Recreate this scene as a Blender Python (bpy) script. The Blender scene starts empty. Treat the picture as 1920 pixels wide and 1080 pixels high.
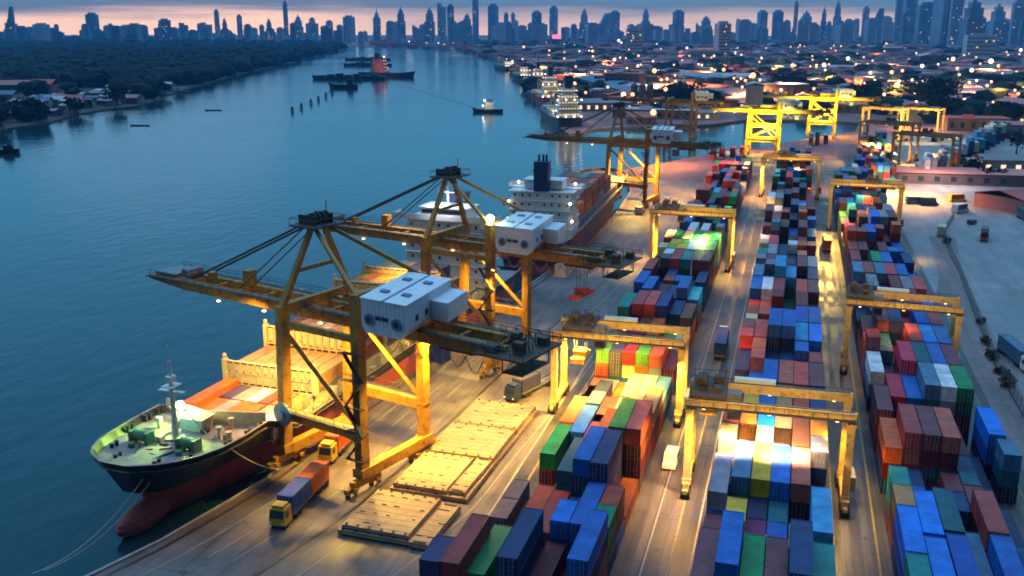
import bpy, math, random
from mathutils import Vector, Matrix
from mathutils.bvhtree import BVHTree
R = math.radians
rnd = random.Random(7)
scene = bpy.context.scene
COL = scene.collection

# ------------------------------------------------------------------ survey of the place
# world axes: X across the yard (away from the river is +X), Y along the container rows, Z up; metres.
F, CAM_H, YH = 1820.0, 68.0, 57.0
TILT = math.atan((540 - YH) / F)
_a, _b = (1507 - 960) / F, (540 - YH) / F
HEAD = math.atan2(_a, math.cos(TILT) + _b * math.sin(TILT))


def at(x, y, z=0.0):
    """survey reading (photo pixel) -> the point of the place at height z"""
    a, b = (x - 960) / F, (540 - y) / F
    c, s = math.cos(TILT), math.sin(TILT)
    dx, dy, dz = a, c + b * s, -s + b * c
    t = (z - CAM_H) / dz
    X, Y = dx * t, dy * t
    return Vector((X * math.cos(HEAD) - Y * math.sin(HEAD), X * math.sin(HEAD) + Y * math.cos(HEAD), z))


def ray(x, dist):
    """ground point at a given distance from the survey station in the direction of column x"""
    ang = math.atan2((x - 960) / F, math.cos(TILT) + _b * math.sin(TILT))
    h = ang - HEAD
    return Vector((math.sin(h) * dist, math.cos(h) * dist, 0))


# ------------------------------------------------------------------ materials
def lin(h):
    h = h.lstrip('#')
    out = []
    for i in (0, 2, 4):
        c = int(h[i:i + 2], 16) / 255
        out.append(c / 12.92 if c <= 0.04045 else ((c + 0.055) / 1.055) ** 2.4)
    return tuple(out)


MATS = {}


def mat(name, col, rough=0.6, metal=0.0, var=0.25, scale=0.6, spec=0.4, dirt=None, dirt_amt=0.0, bump=0.0, obj_coord=True, streak=None):
    m = bpy.data.materials.new(name)
    m.use_nodes = True
    nt = m.node_tree
    n, l = nt.nodes, nt.links
    b = n['Principled BSDF']
    b.inputs['Roughness'].default_value = rough
    b.inputs['Metallic'].default_value = metal
    b.inputs['Specular IOR Level'].default_value = spec
    tc = n.new('ShaderNodeTexCoord')
    mp = n.new('ShaderNodeMapping')
    l.new(tc.outputs['Object'], mp.inputs[0])
    if streak:
        mp.inputs['Scale'].default_value = streak
    nz = n.new('ShaderNodeTexNoise')
    nz.inputs['Scale'].default_value = scale
    nz.inputs['Detail'].default_value = 6
    nz.inputs['Roughness'].default_value = 0.62
    l.new(mp.outputs[0], nz.inputs['Vector'])
    cr = n.new('ShaderNodeValToRGB')
    cr.color_ramp.elements[0].position = 0.3
    cr.color_ramp.elements[1].position = 0.72
    lo = tuple(c * (1 - var) for c in col[:3])
    hi = tuple(min(1, c * (1 + var)) for c in col[:3])
    cr.color_ramp.elements[0].color = (*lo, 1)
    cr.color_ramp.elements[1].color = (*hi, 1)
    l.new(nz.outputs['Fac'], cr.inputs[0])
    out = cr.outputs[0]
    if dirt:
        nz2 = n.new('ShaderNodeTexNoise')
        nz2.inputs['Scale'].default_value = scale * 3.1
        nz2.inputs['Detail'].default_value = 8
        l.new(tc.outputs['Object'], nz2.inputs['Vector'])
        r2 = n.new('ShaderNodeValToRGB')
        r2.color_ramp.elements[0].position = 0.52
        r2.color_ramp.elements[1].position = 0.66
        r2.color_ramp.elements[1].color = (dirt_amt,) * 3 + (1,)
        l.new(nz2.outputs['Fac'], r2.inputs[0])
        mx = n.new('ShaderNodeMix')
        mx.data_type = 'RGBA'
        l.new(r2.outputs[0], mx.inputs[0])
        l.new(out, mx.inputs[6])
        mx.inputs[7].default_value = (*dirt, 1)
        out = mx.outputs[2]
    l.new(out, b.inputs['Base Color'])
    if bump:
        bp = n.new('ShaderNodeBump')
        bp.inputs['Strength'].default_value = bump
        bp.inputs['Distance'].default_value = 0.05
        l.new(nz.outputs['Fac'], bp.inputs['Height'])
        l.new(bp.outputs[0], b.inputs['Normal'])
    MATS[name] = m
    return m


def glow(name, col, strength, sample=False):
    m = bpy.data.materials.new(name)
    m.use_nodes = True
    b = m.node_tree.nodes['Principled BSDF']
    b.inputs['Base Color'].default_value = (0.8, 0.8, 0.8, 1)
    b.inputs['Emission Color'].default_value = (*col, 1)
    b.inputs['Emission Strength'].default_value = strength
    if not sample:
        m.cycles.emission_sampling = 'NONE'
    return m


def paint_by_object(name, attr=None):
    """container paint: colour of the object (or of the vertex attribute), sun-bleached patches, rust"""
    m = bpy.data.materials.new(name)
    m.use_nodes = True
    n, l = m.node_tree.nodes, m.node_tree.links
    b = n['Principled BSDF']
    b.inputs['Roughness'].default_value = 0.5
    b.inputs['Specular IOR Level'].default_value = 0.35
    if attr:
        src = n.new('ShaderNodeVertexColor')
        src.layer_name = attr
        cout = src.outputs[0]
        rout = None
    else:
        src = n.new('ShaderNodeObjectInfo')
        cout = src.outputs['Color']
        rout = src.outputs['Random']
    geo = n.new('ShaderNodeNewGeometry')
    nz = n.new('ShaderNodeTexNoise')
    nz.inputs['Scale'].default_value = 0.45
    nz.inputs['Detail'].default_value = 7
    nz.inputs['Roughness'].default_value = 0.65
    l.new(geo.outputs['Position'], nz.inputs['Vector'])
    r = n.new('ShaderNodeMapRange')
    r.inputs['From Min'].default_value = 0.3
    r.inputs['From Max'].default_value = 0.7
    r.inputs['To Min'].default_value = 0.60
    r.inputs['To Max'].default_value = 1.30
    l.new(nz.outputs['Fac'], r.inputs['Value'])
    mul = n.new('ShaderNodeVectorMath')
    mul.operation = 'SCALE'
    l.new(cout, mul.inputs[0])
    l.new(r.outputs[0], mul.inputs['Scale'])
    nz2 = n.new('ShaderNodeTexNoise')
    nz2.inputs['Scale'].default_value = 1.7
    nz2.inputs['Detail'].default_value = 9
    nz2.inputs['Roughness'].default_value = 0.7
    l.new(geo.outputs['Position'], nz2.inputs['Vector'])
    r2 = n.new('ShaderNodeMapRange')
    r2.inputs['From Min'].default_value = 0.56
    r2.inputs['From Max'].default_value = 0.72
    r2.inputs['To Max'].default_value = 0.8
    l.new(nz2.outputs['Fac'], r2.inputs['Value'])
    # rain streaks run down the walls, some boxes are more weathered than others
    st = n.new('ShaderNodeMapping')
    st.inputs['Scale'].default_value = (2.6, 2.6, 0.22)
    l.new(geo.outputs['Position'], st.inputs[0])
    nz3 = n.new('ShaderNodeTexNoise')
    nz3.inputs['Scale'].default_value = 1.0
    nz3.inputs['Detail'].default_value = 5
    l.new(st.outputs[0], nz3.inputs['Vector'])
    r3 = n.new('ShaderNodeMapRange')
    r3.inputs['From Min'].default_value = 0.5
    r3.inputs['From Max'].default_value = 0.75
    r3.inputs['To Max'].default_value = 0.5
    l.new(nz3.outputs['Fac'], r3.inputs['Value'])
    mxm = n.new('ShaderNodeMath')
    mxm.operation = 'MAXIMUM'
    l.new(r2.outputs[0], mxm.inputs[0])
    l.new(r3.outputs[0], mxm.inputs[1])
    wea = n.new('ShaderNodeMath')
    wea.operation = 'MULTIPLY'
    l.new(mxm.outputs[0], wea.inputs[0])
    if rout is not None:
        l.new(rout, wea.inputs[1])
    else:
        wea.inputs[1].default_value = 0.5
    mx = n.new('ShaderNodeMix')
    mx.data_type = 'RGBA'
    l.new(wea.outputs[0], mx.inputs[0])
    l.new(mul.outputs[0], mx.inputs[6])
    mx.inputs[7].default_value = (0.12, 0.065, 0.04, 1)
    l.new(mx.outputs[2], b.inputs['Base Color'])
    return m


M = {}
M['crane'] = mat('crane_paint', (0.40, 0.205, 0.02), 0.48, var=0.22, scale=0.35, dirt=(0.12, 0.06, 0.02), dirt_amt=0.6)
M['crane_bright'] = mat('crane_paint_yellow', (0.62, 0.42, 0.03), 0.45, var=0.18, scale=0.35, dirt=(0.2, 0.11, 0.03), dirt_amt=0.4)
M['rtg'] = mat('gantry_paint', (0.88, 0.56, 0.20), 0.48, var=0.2, scale=0.4, dirt=(0.2, 0.13, 0.05), dirt_amt=0.5)
M['dark'] = mat('dark_steel', (0.045, 0.04, 0.04), 0.6, var=0.4, scale=1.0)
M['steel'] = mat('grey_steel', (0.22, 0.22, 0.23), 0.45, 0.3, var=0.3, scale=1.0, dirt=(0.1, 0.06, 0.04), dirt_amt=0.5)
M['cable'] = mat('wire_rope', (0.07, 0.06, 0.055), 0.6, var=0.2)
M['house'] = mat('white_cladding', (0.72, 0.76, 0.8), 0.45, var=0.06, scale=0.5, dirt=(0.5, 0.5, 0.5), dirt_amt=0.4)
M['house_roof'] = mat('white_roof_sheet', (0.80, 0.81, 0.82), 0.5, var=0.06, scale=0.4, dirt=(0.55, 0.53, 0.5), dirt_amt=0.5)
M['blue_trim'] = mat('blue_grey_trim', (0.10, 0.22, 0.36), 0.5, var=0.2)
M['glass'] = mat('dark_glass', (0.02, 0.03, 0.04), 0.12, var=0.1, spec=0.8)
M['tyre'] = mat('tyre_rubber', (0.025, 0.025, 0.025), 0.8, var=0.3)
M['red'] = mat('spreader_red', (0.5, 0.06, 0.05), 0.5, var=0.2)
M['white'] = mat('white_paint', (0.78, 0.78, 0.76), 0.45, var=0.06, dirt=(0.5, 0.45, 0.38), dirt_amt=0.35)
M['cream'] = mat('cream_paint', (0.62, 0.55, 0.36), 0.5, var=0.15, dirt=(0.3, 0.2, 0.1), dirt_amt=0.4)
M['hull_black'] = mat('hull_black', (0.018, 0.019, 0.024), 0.4, var=0.3, scale=0.2, dirt=(0.06, 0.04, 0.03), dirt_amt=0.4)
M['boot_red'] = mat('boot_topping_red', (0.52, 0.10, 0.085), 0.55, var=0.3, scale=0.25, dirt=(0.2, 0.12, 0.1), dirt_amt=0.6)
M['deck'] = mat('deck_paint', (0.30, 0.24, 0.22), 0.6, var=0.3, scale=0.5, dirt=(0.12, 0.08, 0.06), dirt_amt=0.5)
M['deck_green'] = mat('deck_green', (0.10, 0.22, 0.12), 0.6, var=0.3, scale=0.5)
M['hatch'] = mat('hatch_steel', (0.32, 0.23, 0.145), 0.55, var=0.2, scale=0.3, dirt=(0.2, 0.13, 0.08), dirt_amt=0.5)
M['concrete'] = mat('concrete', (0.30, 0.28, 0.26), 0.75, var=0.2, scale=0.2, dirt=(0.12, 0.1, 0.09), dirt_amt=0.5)
M['quaywall'] = mat('quay_wall', (0.13, 0.11, 0.09), 0.8, var=0.4, scale=0.4)
M['navy'] = mat('funnel_navy', (0.02, 0.035, 0.13), 0.4, var=0.2)
M['orange'] = mat('lifeboat_orange', (0.75, 0.2, 0.04), 0.45, var=0.1)
M['rope'] = mat('mooring_rope', (0.42, 0.40, 0.33), 0.8, var=0.1)
M['apron_line'] = mat('worn_white_line', (0.36, 0.33, 0.28), 0.7, var=0.35, scale=1.5)
M['yellow_line'] = mat('worn_yellow_line', (0.36, 0.25, 0.07), 0.7, var=0.45, scale=1.5)
M['rail'] = mat('crane_rail', (0.10, 0.075, 0.06), 0.4, 0.6, var=0.3)
M['trunk'] = mat('bark', (0.07, 0.05, 0.035), 0.9, var=0.3)
M['leaf'] = mat('foliage', (0.085, 0.06, 0.03), 0.8, var=0.7, scale=0.15)
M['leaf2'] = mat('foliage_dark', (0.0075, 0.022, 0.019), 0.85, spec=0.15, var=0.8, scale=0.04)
M['container'] = paint_by_object('container_paint')
M['container_mass'] = paint_by_object('container_mass_paint', 'paint')
M['lockrod'] = mat('galvanised_rod', (0.42, 0.42, 0.42), 0.4, 0.5, var=0.2)
M['lamp_warm'] = glow('lamp_warm', (1.0, 0.62, 0.24), 7)
M['lamp_white'] = glow('lamp_white', (1.0, 0.80, 0.56), 9)
M['lamp_green'] = glow('lamp_green_white', (0.75, 1.0, 0.6), 90)
M['lamp_city'] = glow('lamp_city', (1.0, 0.42, 0.12), 2.8)
M['lamp_city_white'] = glow('lamp_city_white', (1.0, 0.72, 0.45), 3.4)
M['lit_window'] = glow('lit_window', (1.0, 0.70, 0.36), 1.3)
M['lit_pink'] = glow('lit_pink', (1.0, 0.12, 0.2), 3.0)


# ------------------------------------------------------------------ mesh builder
class MB:
    def __init__(s):
        s.v, s.f, s.m, s.c = [], [], [], []

    def add(s, vs, fs, mi=0):
        o = len(s.v)
        s.v += [tuple(p) for p in vs]
        s.f += [tuple(i + o for i in f) for f in fs]
        s.m += [mi] * len(fs)
        return s

    def bx(s, x0, x1, y0, y1, z0, z1, mi=0):
        vs = [(x0, y0, z0), (x1, y0, z0), (x1, y1, z0), (x0, y1, z0), (x0, y0, z1), (x1, y0, z1), (x1, y1, z1), (x0, y1, z1)]
        return s.add(vs, [(0, 3, 2, 1), (4, 5, 6, 7), (0, 1, 5, 4), (1, 2, 6, 5), (2, 3, 7, 6), (3, 0, 4, 7)], mi)

    def box(s, c, d, mi=0, rz=0.0):
        x, y, z = d[0] / 2, d[1] / 2, d[2] / 2
        vs = []
        ca, sa = math.cos(rz), math.sin(rz)
        for k in (-z, z):
            for (i, j) in ((-x, -y), (x, -y), (x, y), (-x, y)):
                vs.append((c[0] + i * ca - j * sa, c[1] + i * sa + j * ca, c[2] + k))
        return s.add(vs, [(0, 3, 2, 1), (4, 5, 6, 7), (0, 1, 5, 4), (1, 2, 6, 5), (2, 3, 7, 6), (3, 0, 4, 7)], mi)

    def beam(s, p, q, w, h=None, mi=0, up=(0, 0, 1), w2=None, h2=None):
        h = h or w
        w2 = w2 or w
        h2 = h2 or h
        p, q = Vector(p), Vector(q)
        d = (q - p).normalized()
        u = Vector(up)
        if abs(d.dot(u)) > 0.98:
            u = Vector((0, 1, 0))
        r = d.cross(u).normalized()
        u = r.cross(d).normalized()
        vs = []
        for e, ww, hh in ((p, w, h), (q, w2, h2)):
            for (i, j) in ((-1, -1), (1, -1), (1, 1), (-1, 1)):
                vs.append(e + r * (i * ww / 2) + u * (j * hh / 2))
        return s.add(vs, [(0, 3, 2, 1), (4, 5, 6, 7), (0, 1, 5, 4), (1, 2, 6, 5), (2, 3, 7, 6), (3, 0, 4, 7)], mi)

    def tube(s, p, q, r, n=8, mi=0, r2=None):
        p, q = Vector(p), Vector(q)
        r2 = r if r2 is None else r2
        d = (q - p).normalized()
        u = Vector((0, 0, 1)) if abs(d.z) < 0.95 else Vector((1, 0, 0))
        a = d.cross(u).normalized()
        b = d.cross(a)
        vs = []
        for e, rr in ((p, r), (q, r2)):
            for i in range(n):
                t = 2 * math.pi * i / n
                vs.append(e + a * (math.cos(t) * rr) + b * (math.sin(t) * rr))
        fs = [(i, (i + 1) % n, n + (i + 1) % n, n + i) for i in range(n)]
        fs += [tuple(range(n - 1, -1, -1)), tuple(range(n, 2 * n))]
        return s.add(vs, fs, mi)

    def path(s, pts, r, n=5, mi=0):
        for a, b in zip(pts, pts[1:]):
            s.tube(a, b, r, n, mi)
        return s

    def prism(s, poly, z0, z1, mi=0, mi_side=None):
        n = len(poly)
        vs = [(x, y, z0) for x, y in poly] + [(x, y, z1) for x, y in poly]
        s.add(vs, [tuple(range(n, 2 * n))], mi)
        o = len(s.v) - 2 * n
        fs = [(o + i, o + (i + 1) % n, o + n + (i + 1) % n, o + n + i) for i in range(n)] + [tuple(o + i for i in range(n - 1, -1, -1))]
        s.f += fs
        s.m += [mi if mi_side is None else mi_side] * len(fs)
        return s

    def sheet(s, poly, z, mi=0):
        return s.add([(x, y, z) for x, y in poly], [tuple(range(len(poly)))], mi)

    def ball(s, c, r, mi=0, seg=6, ring=4, sq=(1, 1, 1), jit=0.0, rn=None):
        vs, fs = [], []
        for i in range(1, ring):
            t = math.pi * i / ring
            for j in range(seg):
                p = 2 * math.pi * (j + 0.5 * (i % 2)) / seg
                k = 1 + (rn.uniform(-jit, jit) if jit else 0)
                vs.append((c[0] + r * k * sq[0] * math.sin(t) * math.cos(p), c[1] + r * k * sq[1] * math.sin(t) * math.sin(p), c[2] + r * k * sq[2] * math.cos(t)))
        top = len(vs)
        vs.append((c[0], c[1], c[2] + r * sq[2]))
        vs.append((c[0], c[1], c[2] - r * sq[2]))
        for j in range(seg):
            fs.append((top, j, (j + 1) % seg))
            b = (ring - 2) * seg
            fs.append((top + 1, b + (j + 1) % seg, b + j))
        for i in range(ring - 2):
            for j in range(seg):
                a = i * seg
                fs.append((a + j, a + seg + j, a + seg + (j + 1) % seg, a + (j + 1) % seg))
        return s.add(vs, fs, mi)

    def build(s, name, mats, parent=None, loc=(0, 0, 0), rz=0.0, smooth=False):
        me = bpy.data.meshes.new(name)
        me.from_pydata(s.v, [], s.f)
        if not isinstance(mats, (list, tuple)):
            mats = [mats]
        for m in mats:
            me.materials.append(m)
        if len(mats) > 1:
            me.polygons.foreach_set('material_index', s.m)
        if smooth:
            me.polygons.foreach_set('use_smooth', [True] * len(me.polygons))
        me.update()
        o = bpy.data.objects.new(name, me)
        COL.objects.link(o)
        o.location = loc
        o.rotation_euler = (0, 0, rz)
        if parent:
            o.parent = parent
        return o


def tag(o, label, cat, group=None, kind=None):
    if label:
        o['label'] = label
    if cat:
        o['category'] = cat
    if group:
        o['group'] = group
    if kind:
        o['kind'] = kind
    return o


def thing(name, label, cat, loc=(0, 0, 0), rz=0.0, group=None):
    o = bpy.data.objects.new(name, None)
    COL.objects.link(o)
    o.empty_display_size = 1
    o.location = loc
    o.rotation_euler = (0, 0, rz)
    return tag(o, label, cat, group)


KIDS = {}


def copy_tree(o, parent=None):
    c = o.copy()
    COL.objects.link(c)
    if parent:
        c.parent = parent
    for ch in o.children:
        copy_tree(ch, c)
    return c


def structure(o):
    o['kind'] = 'structure'
    return o


def spot(name, loc, target, power, color=(1, 0.68, 0.25), angle=90, blend=0.6, radius=0.5, parent=None):
    li = bpy.data.lights.new(name, 'SPOT')
    li.energy = power
    li.color = color
    li.spot_size = R(angle)
    li.spot_blend = blend
    li.shadow_soft_size = radius
    o = bpy.data.objects.new(name, li)
    COL.objects.link(o)
    o.location = loc
    d = Vector(target) - Vector(loc)
    o.rotation_euler = d.to_track_quat('-Z', 'Y').to_euler()
    return o


def point(name, loc, power, color=(1, 0.6, 0.25), radius=0.8):
    li = bpy.data.lights.new(name, 'POINT')
    li.energy = power
    li.color = color
    li.shadow_soft_size = radius
    o = bpy.data.objects.new(name, li)
    COL.objects.link(o)
    o.location = loc
    return o

# ------------------------------------------------------------------ camera, sky, sun, haze
cam = bpy.data.cameras.new('camera')
cam.sensor_width = 36
cam.lens = 36 * F / 1920
cam.clip_end = 60000
co = bpy.data.objects.new('camera', cam)
COL.objects.link(co)
co.location = (0, 0, CAM_H)
co.rotation_euler = (R(90) - TILT, 0, HEAD)
scene.camera = co

scene.view_settings.view_transform = 'Standard'
scene.view_settings.look = 'None'
scene.view_settings.exposure = 0.0
scene.view_settings.gamma = 1
scene.cycles.use_denoising = True
scene.cycles.max_bounces = 6
scene.cycles.diffuse_bounces = 3
scene.cycles.glossy_bounces = 3
scene.cycles.volume_bounces = 1
scene.cycles.transmission_bounces = 2
scene.cycles.transparent_max_bounces = 6
scene.cycles.sample_clamp_indirect = 6
scene.cycles.caustics_reflective = False
scene.cycles.caustics_refractive = False
scene.cycles.filter_width = 1.8

w = bpy.data.worlds.new('World')
scene.world = w
w.use_nodes = True
n, l = w.node_tree.nodes, w.node_tree.links
bg = n['Background']
SUN_AZ = math.atan2((280 - 960) / F, 1.03) - HEAD       # direction of the afterglow, clockwise from +Y
tc = n.new('ShaderNodeTexCoord')
sep = n.new('ShaderNodeSeparateXYZ')
l.new(tc.outputs['Generated'], sep.inputs[0])
ramp = n.new('ShaderNodeValToRGB')
e = ramp.color_ramp.elements
e[0].position = 0.0
e[0].color = (1.65, 1.02, 0.66, 1)
e[1].position = 1.0
e[1].color = (1.0, 1.62, 2.55, 1)
for p, c in ((0.014, (1.20, 0.80, 0.62)), (0.024, (0.20, 0.30, 0.35)), (0.042, (0.17, 0.46, 0.68)), (0.10, (0.12, 0.53, 0.88)), (0.28, (0.13, 0.52, 0.88)), (0.52, (0.09, 0.42, 0.72)), (0.68, (0.55, 1.15, 1.95))):
    q = e.new(p)
    q.color = (*c, 1)
# streaky cloud: shift the height that enters the ramp with noise stretched along the horizon
mp = n.new('ShaderNodeMapping')
mp.inputs['Scale'].default_value = (3.2, 3.2, 70)
l.new(tc.outputs['Generated'], mp.inputs[0])
nz = n.new('ShaderNodeTexNoise')
nz.inputs['Scale'].default_value = 1.6
nz.inputs['Detail'].default_value = 5
l.new(mp.outputs[0], nz.inputs['Vector'])
sh = n.new('ShaderNodeMath')
sh.operation = 'MULTIPLY_ADD'
l.new(nz.outputs['Fac'], sh.inputs[0])
sh.inputs[1].default_value = 0.030
l.new(sep.outputs['Z'], sh.inputs[2])
sub = n.new('ShaderNodeMath')
sub.operation = 'SUBTRACT'
l.new(sh.outputs[0], sub.inputs[0])
sub.inputs[1].default_value = 0.0135
l.new(sub.outputs[0], ramp.inputs[0])
# afterglow around the sunset point
sd = (math.sin(SUN_AZ) * math.cos(R(1.1)), math.cos(SUN_AZ) * math.cos(R(1.1)), math.sin(R(1.1)))
dot = n.new('ShaderNodeVectorMath')
dot.operation = 'DOT_PRODUCT'
l.new(tc.outputs['Generated'], dot.inputs[0])
dot.inputs[1].default_value = sd
gl = n.new('ShaderNodeMapRange')
gl.interpolation_type = 'SMOOTHSTEP'
gl.inputs['From Min'].default_value = math.cos(R(15))
gl.inputs['From Max'].default_value = 1.0
l.new(dot.outputs['Value'], gl.inputs['Value'])
band = n.new('ShaderNodeMapRange')
band.interpolation_type = 'SMOOTHSTEP'
band.inputs['From Min'].default_value = 0.022
band.inputs['From Max'].default_value = 0.010
l.new(sub.outputs[0], band.inputs['Value'])
gm = n.new('ShaderNodeMath')
gm.operation = 'MULTIPLY'
l.new(gl.outputs[0], gm.inputs[0])
l.new(band.outputs[0], gm.inputs[1])
mixg = n.new('ShaderNodeMix')
mixg.data_type = 'RGBA'
l.new(gm.outputs[0], mixg.inputs[0])
l.new(ramp.outputs[0], mixg.inputs[6])
mixg.inputs[7].default_value = (2.6, 1.5, 0.85, 1)
# physical twilight sky added underneath
sky = n.new('ShaderNodeTexSky')
sky.sky_type = 'NISHITA'
sky.sun_disc = False
sky.sun_elevation = R(1.0)
sky.sun_rotation = SUN_AZ
sk = n.new('ShaderNodeVectorMath')
sk.operation = 'SCALE'
l.new(sky.outputs[0], sk.inputs[0])
sk.inputs['Scale'].default_value = 0.003
ad = n.new('ShaderNodeVectorMath')
ad.operation = 'ADD'
l.new(mixg.outputs[2], ad.inputs[0])
l.new(sk.outputs[0], ad.inputs[1])
az = n.new('ShaderNodeVectorMath')
az.operation = 'DOT_PRODUCT'
l.new(tc.outputs['Generated'], az.inputs[0])
az.inputs[1].default_value = (math.sin(SUN_AZ), math.cos(SUN_AZ), 0.0)
am = n.new('ShaderNodeMapRange')
am.inputs['From Min'].default_value = -0.55
am.inputs['From Max'].default_value = 0.40
am.inputs['To Min'].default_value = 0.05
am.inputs['To Max'].default_value = 1.0
l.new(az.outputs['Value'], am.inputs['Value'])
dk = n.new('ShaderNodeVectorMath')
dk.operation = 'SCALE'
l.new(ad.outputs[0], dk.inputs[0])
l.new(am.outputs[0], dk.inputs['Scale'])
l.new(dk.outputs[0], bg.inputs[0])
bg.inputs[1].default_value = SKY_STRENGTH = 1.0

sun = bpy.data.lights.new('sun', 'SUN')
sun.energy = 0.004
sun.angle = R(14)
sun.color = (1, 0.72, 0.55)
so = bpy.data.objects.new('sun', sun)
COL.objects.link(so)
so.rotation_euler = Vector((-math.sin(SUN_AZ), -math.cos(SUN_AZ), -math.tan(R(4)))).to_track_quat('-Z', 'Y').to_euler()

hz = MB().bx(-6500, 6500, -300, 7900, -9, 275).build('haze', [])
hm = bpy.data.materials.new('haze_air')
hm.use_nodes = True
hn = hm.node_tree.nodes
hn.remove(hn['Principled BSDF'])
pv = hn.new('ShaderNodeVolumePrincipled')
pv.inputs['Color'].default_value = (0.13, 0.48, 0.86, 1)
pv.inputs['Density'].default_value = 0.0001
pv.inputs['Anisotropy'].default_value = 0.0
hm.node_tree.links.new(pv.outputs[0], hn['Material Output'].inputs['Volume'])
hm.cycles.homogeneous_volume = True if hasattr(hm.cycles, 'homogeneous_volume') else None
hz.data.materials.append(hm)
hz['kind'] = 'stuff'

# ------------------------------------------------------------------ water and land
wm = bpy.data.materials.new('river_water')
wm.use_nodes = True
n, l = wm.node_tree.nodes, wm.node_tree.links
b = n['Principled BSDF']
b.inputs['Base Color'].default_value = (0.008, 0.040, 0.058, 1)
b.inputs['Roughness'].default_value = 0.16
b.inputs['IOR'].default_value = 1.33
b.inputs['Specular IOR Level'].default_value = 0.62
tc = n.new('ShaderNodeTexCoord')
prev = None
for (sc, stg, dist, sx) in ((0.22, 0.7, 0.30, (1, 0.55, 1)), (0.05, 0.4, 0.4, (1, 0.5, 1)), (0.006, 0.3, 1.2, (1, 0.45, 1))):
    mp = n.new('ShaderNodeMapping')
    mp.inputs['Scale'].default_value = sx
    mp.inputs['Rotation'].default_value = (0, 0, R(25))
    l.new(tc.outputs['Object'], mp.inputs[0])
    nz = n.new('ShaderNodeTexNoise')
    nz.inputs['Scale'].default_value = sc
    nz.inputs['Detail'].default_value = 4
    l.new(mp.outputs[0], nz.inputs['Vector'])
    bp = n.new('ShaderNodeBump')
    bp.inputs['Strength'].default_value = stg
    bp.inputs['Distance'].default_value = dist
    l.new(nz.outputs['Fac'], bp.inputs['Height'])
    if prev:
        l.new(prev.outputs[0], bp.inputs['Normal'])
    prev = bp
l.new(prev.outputs[0], b.inputs['Normal'])
# silt patches vary the body colour and the ripple roughness
nz = n.new('ShaderNodeTexNoise')
nz.inputs['Scale'].default_value = 0.004
nz.inputs['Detail'].default_value = 5
l.new(tc.outputs['Object'], nz.inputs['Vector'])
mr = n.new('ShaderNodeMapRange')
mr.inputs['From Min'].default_value = 0.35
mr.inputs['From Max'].default_value = 0.7
mr.inputs['To Min'].default_value = 0.06
mr.inputs['To Max'].default_value = 0.15
l.new(nz.outputs['Fac'], mr.inputs['Value'])
l.new(mr.outputs[0], b.inputs['Roughness'])
WATER_Z = -1.5
river = MB().sheet([(-14000, -800), (14000, -800), (14000, 14000), (-14000, 14000)], WATER_Z).build('river_water', wm)
structure(river)


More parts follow.
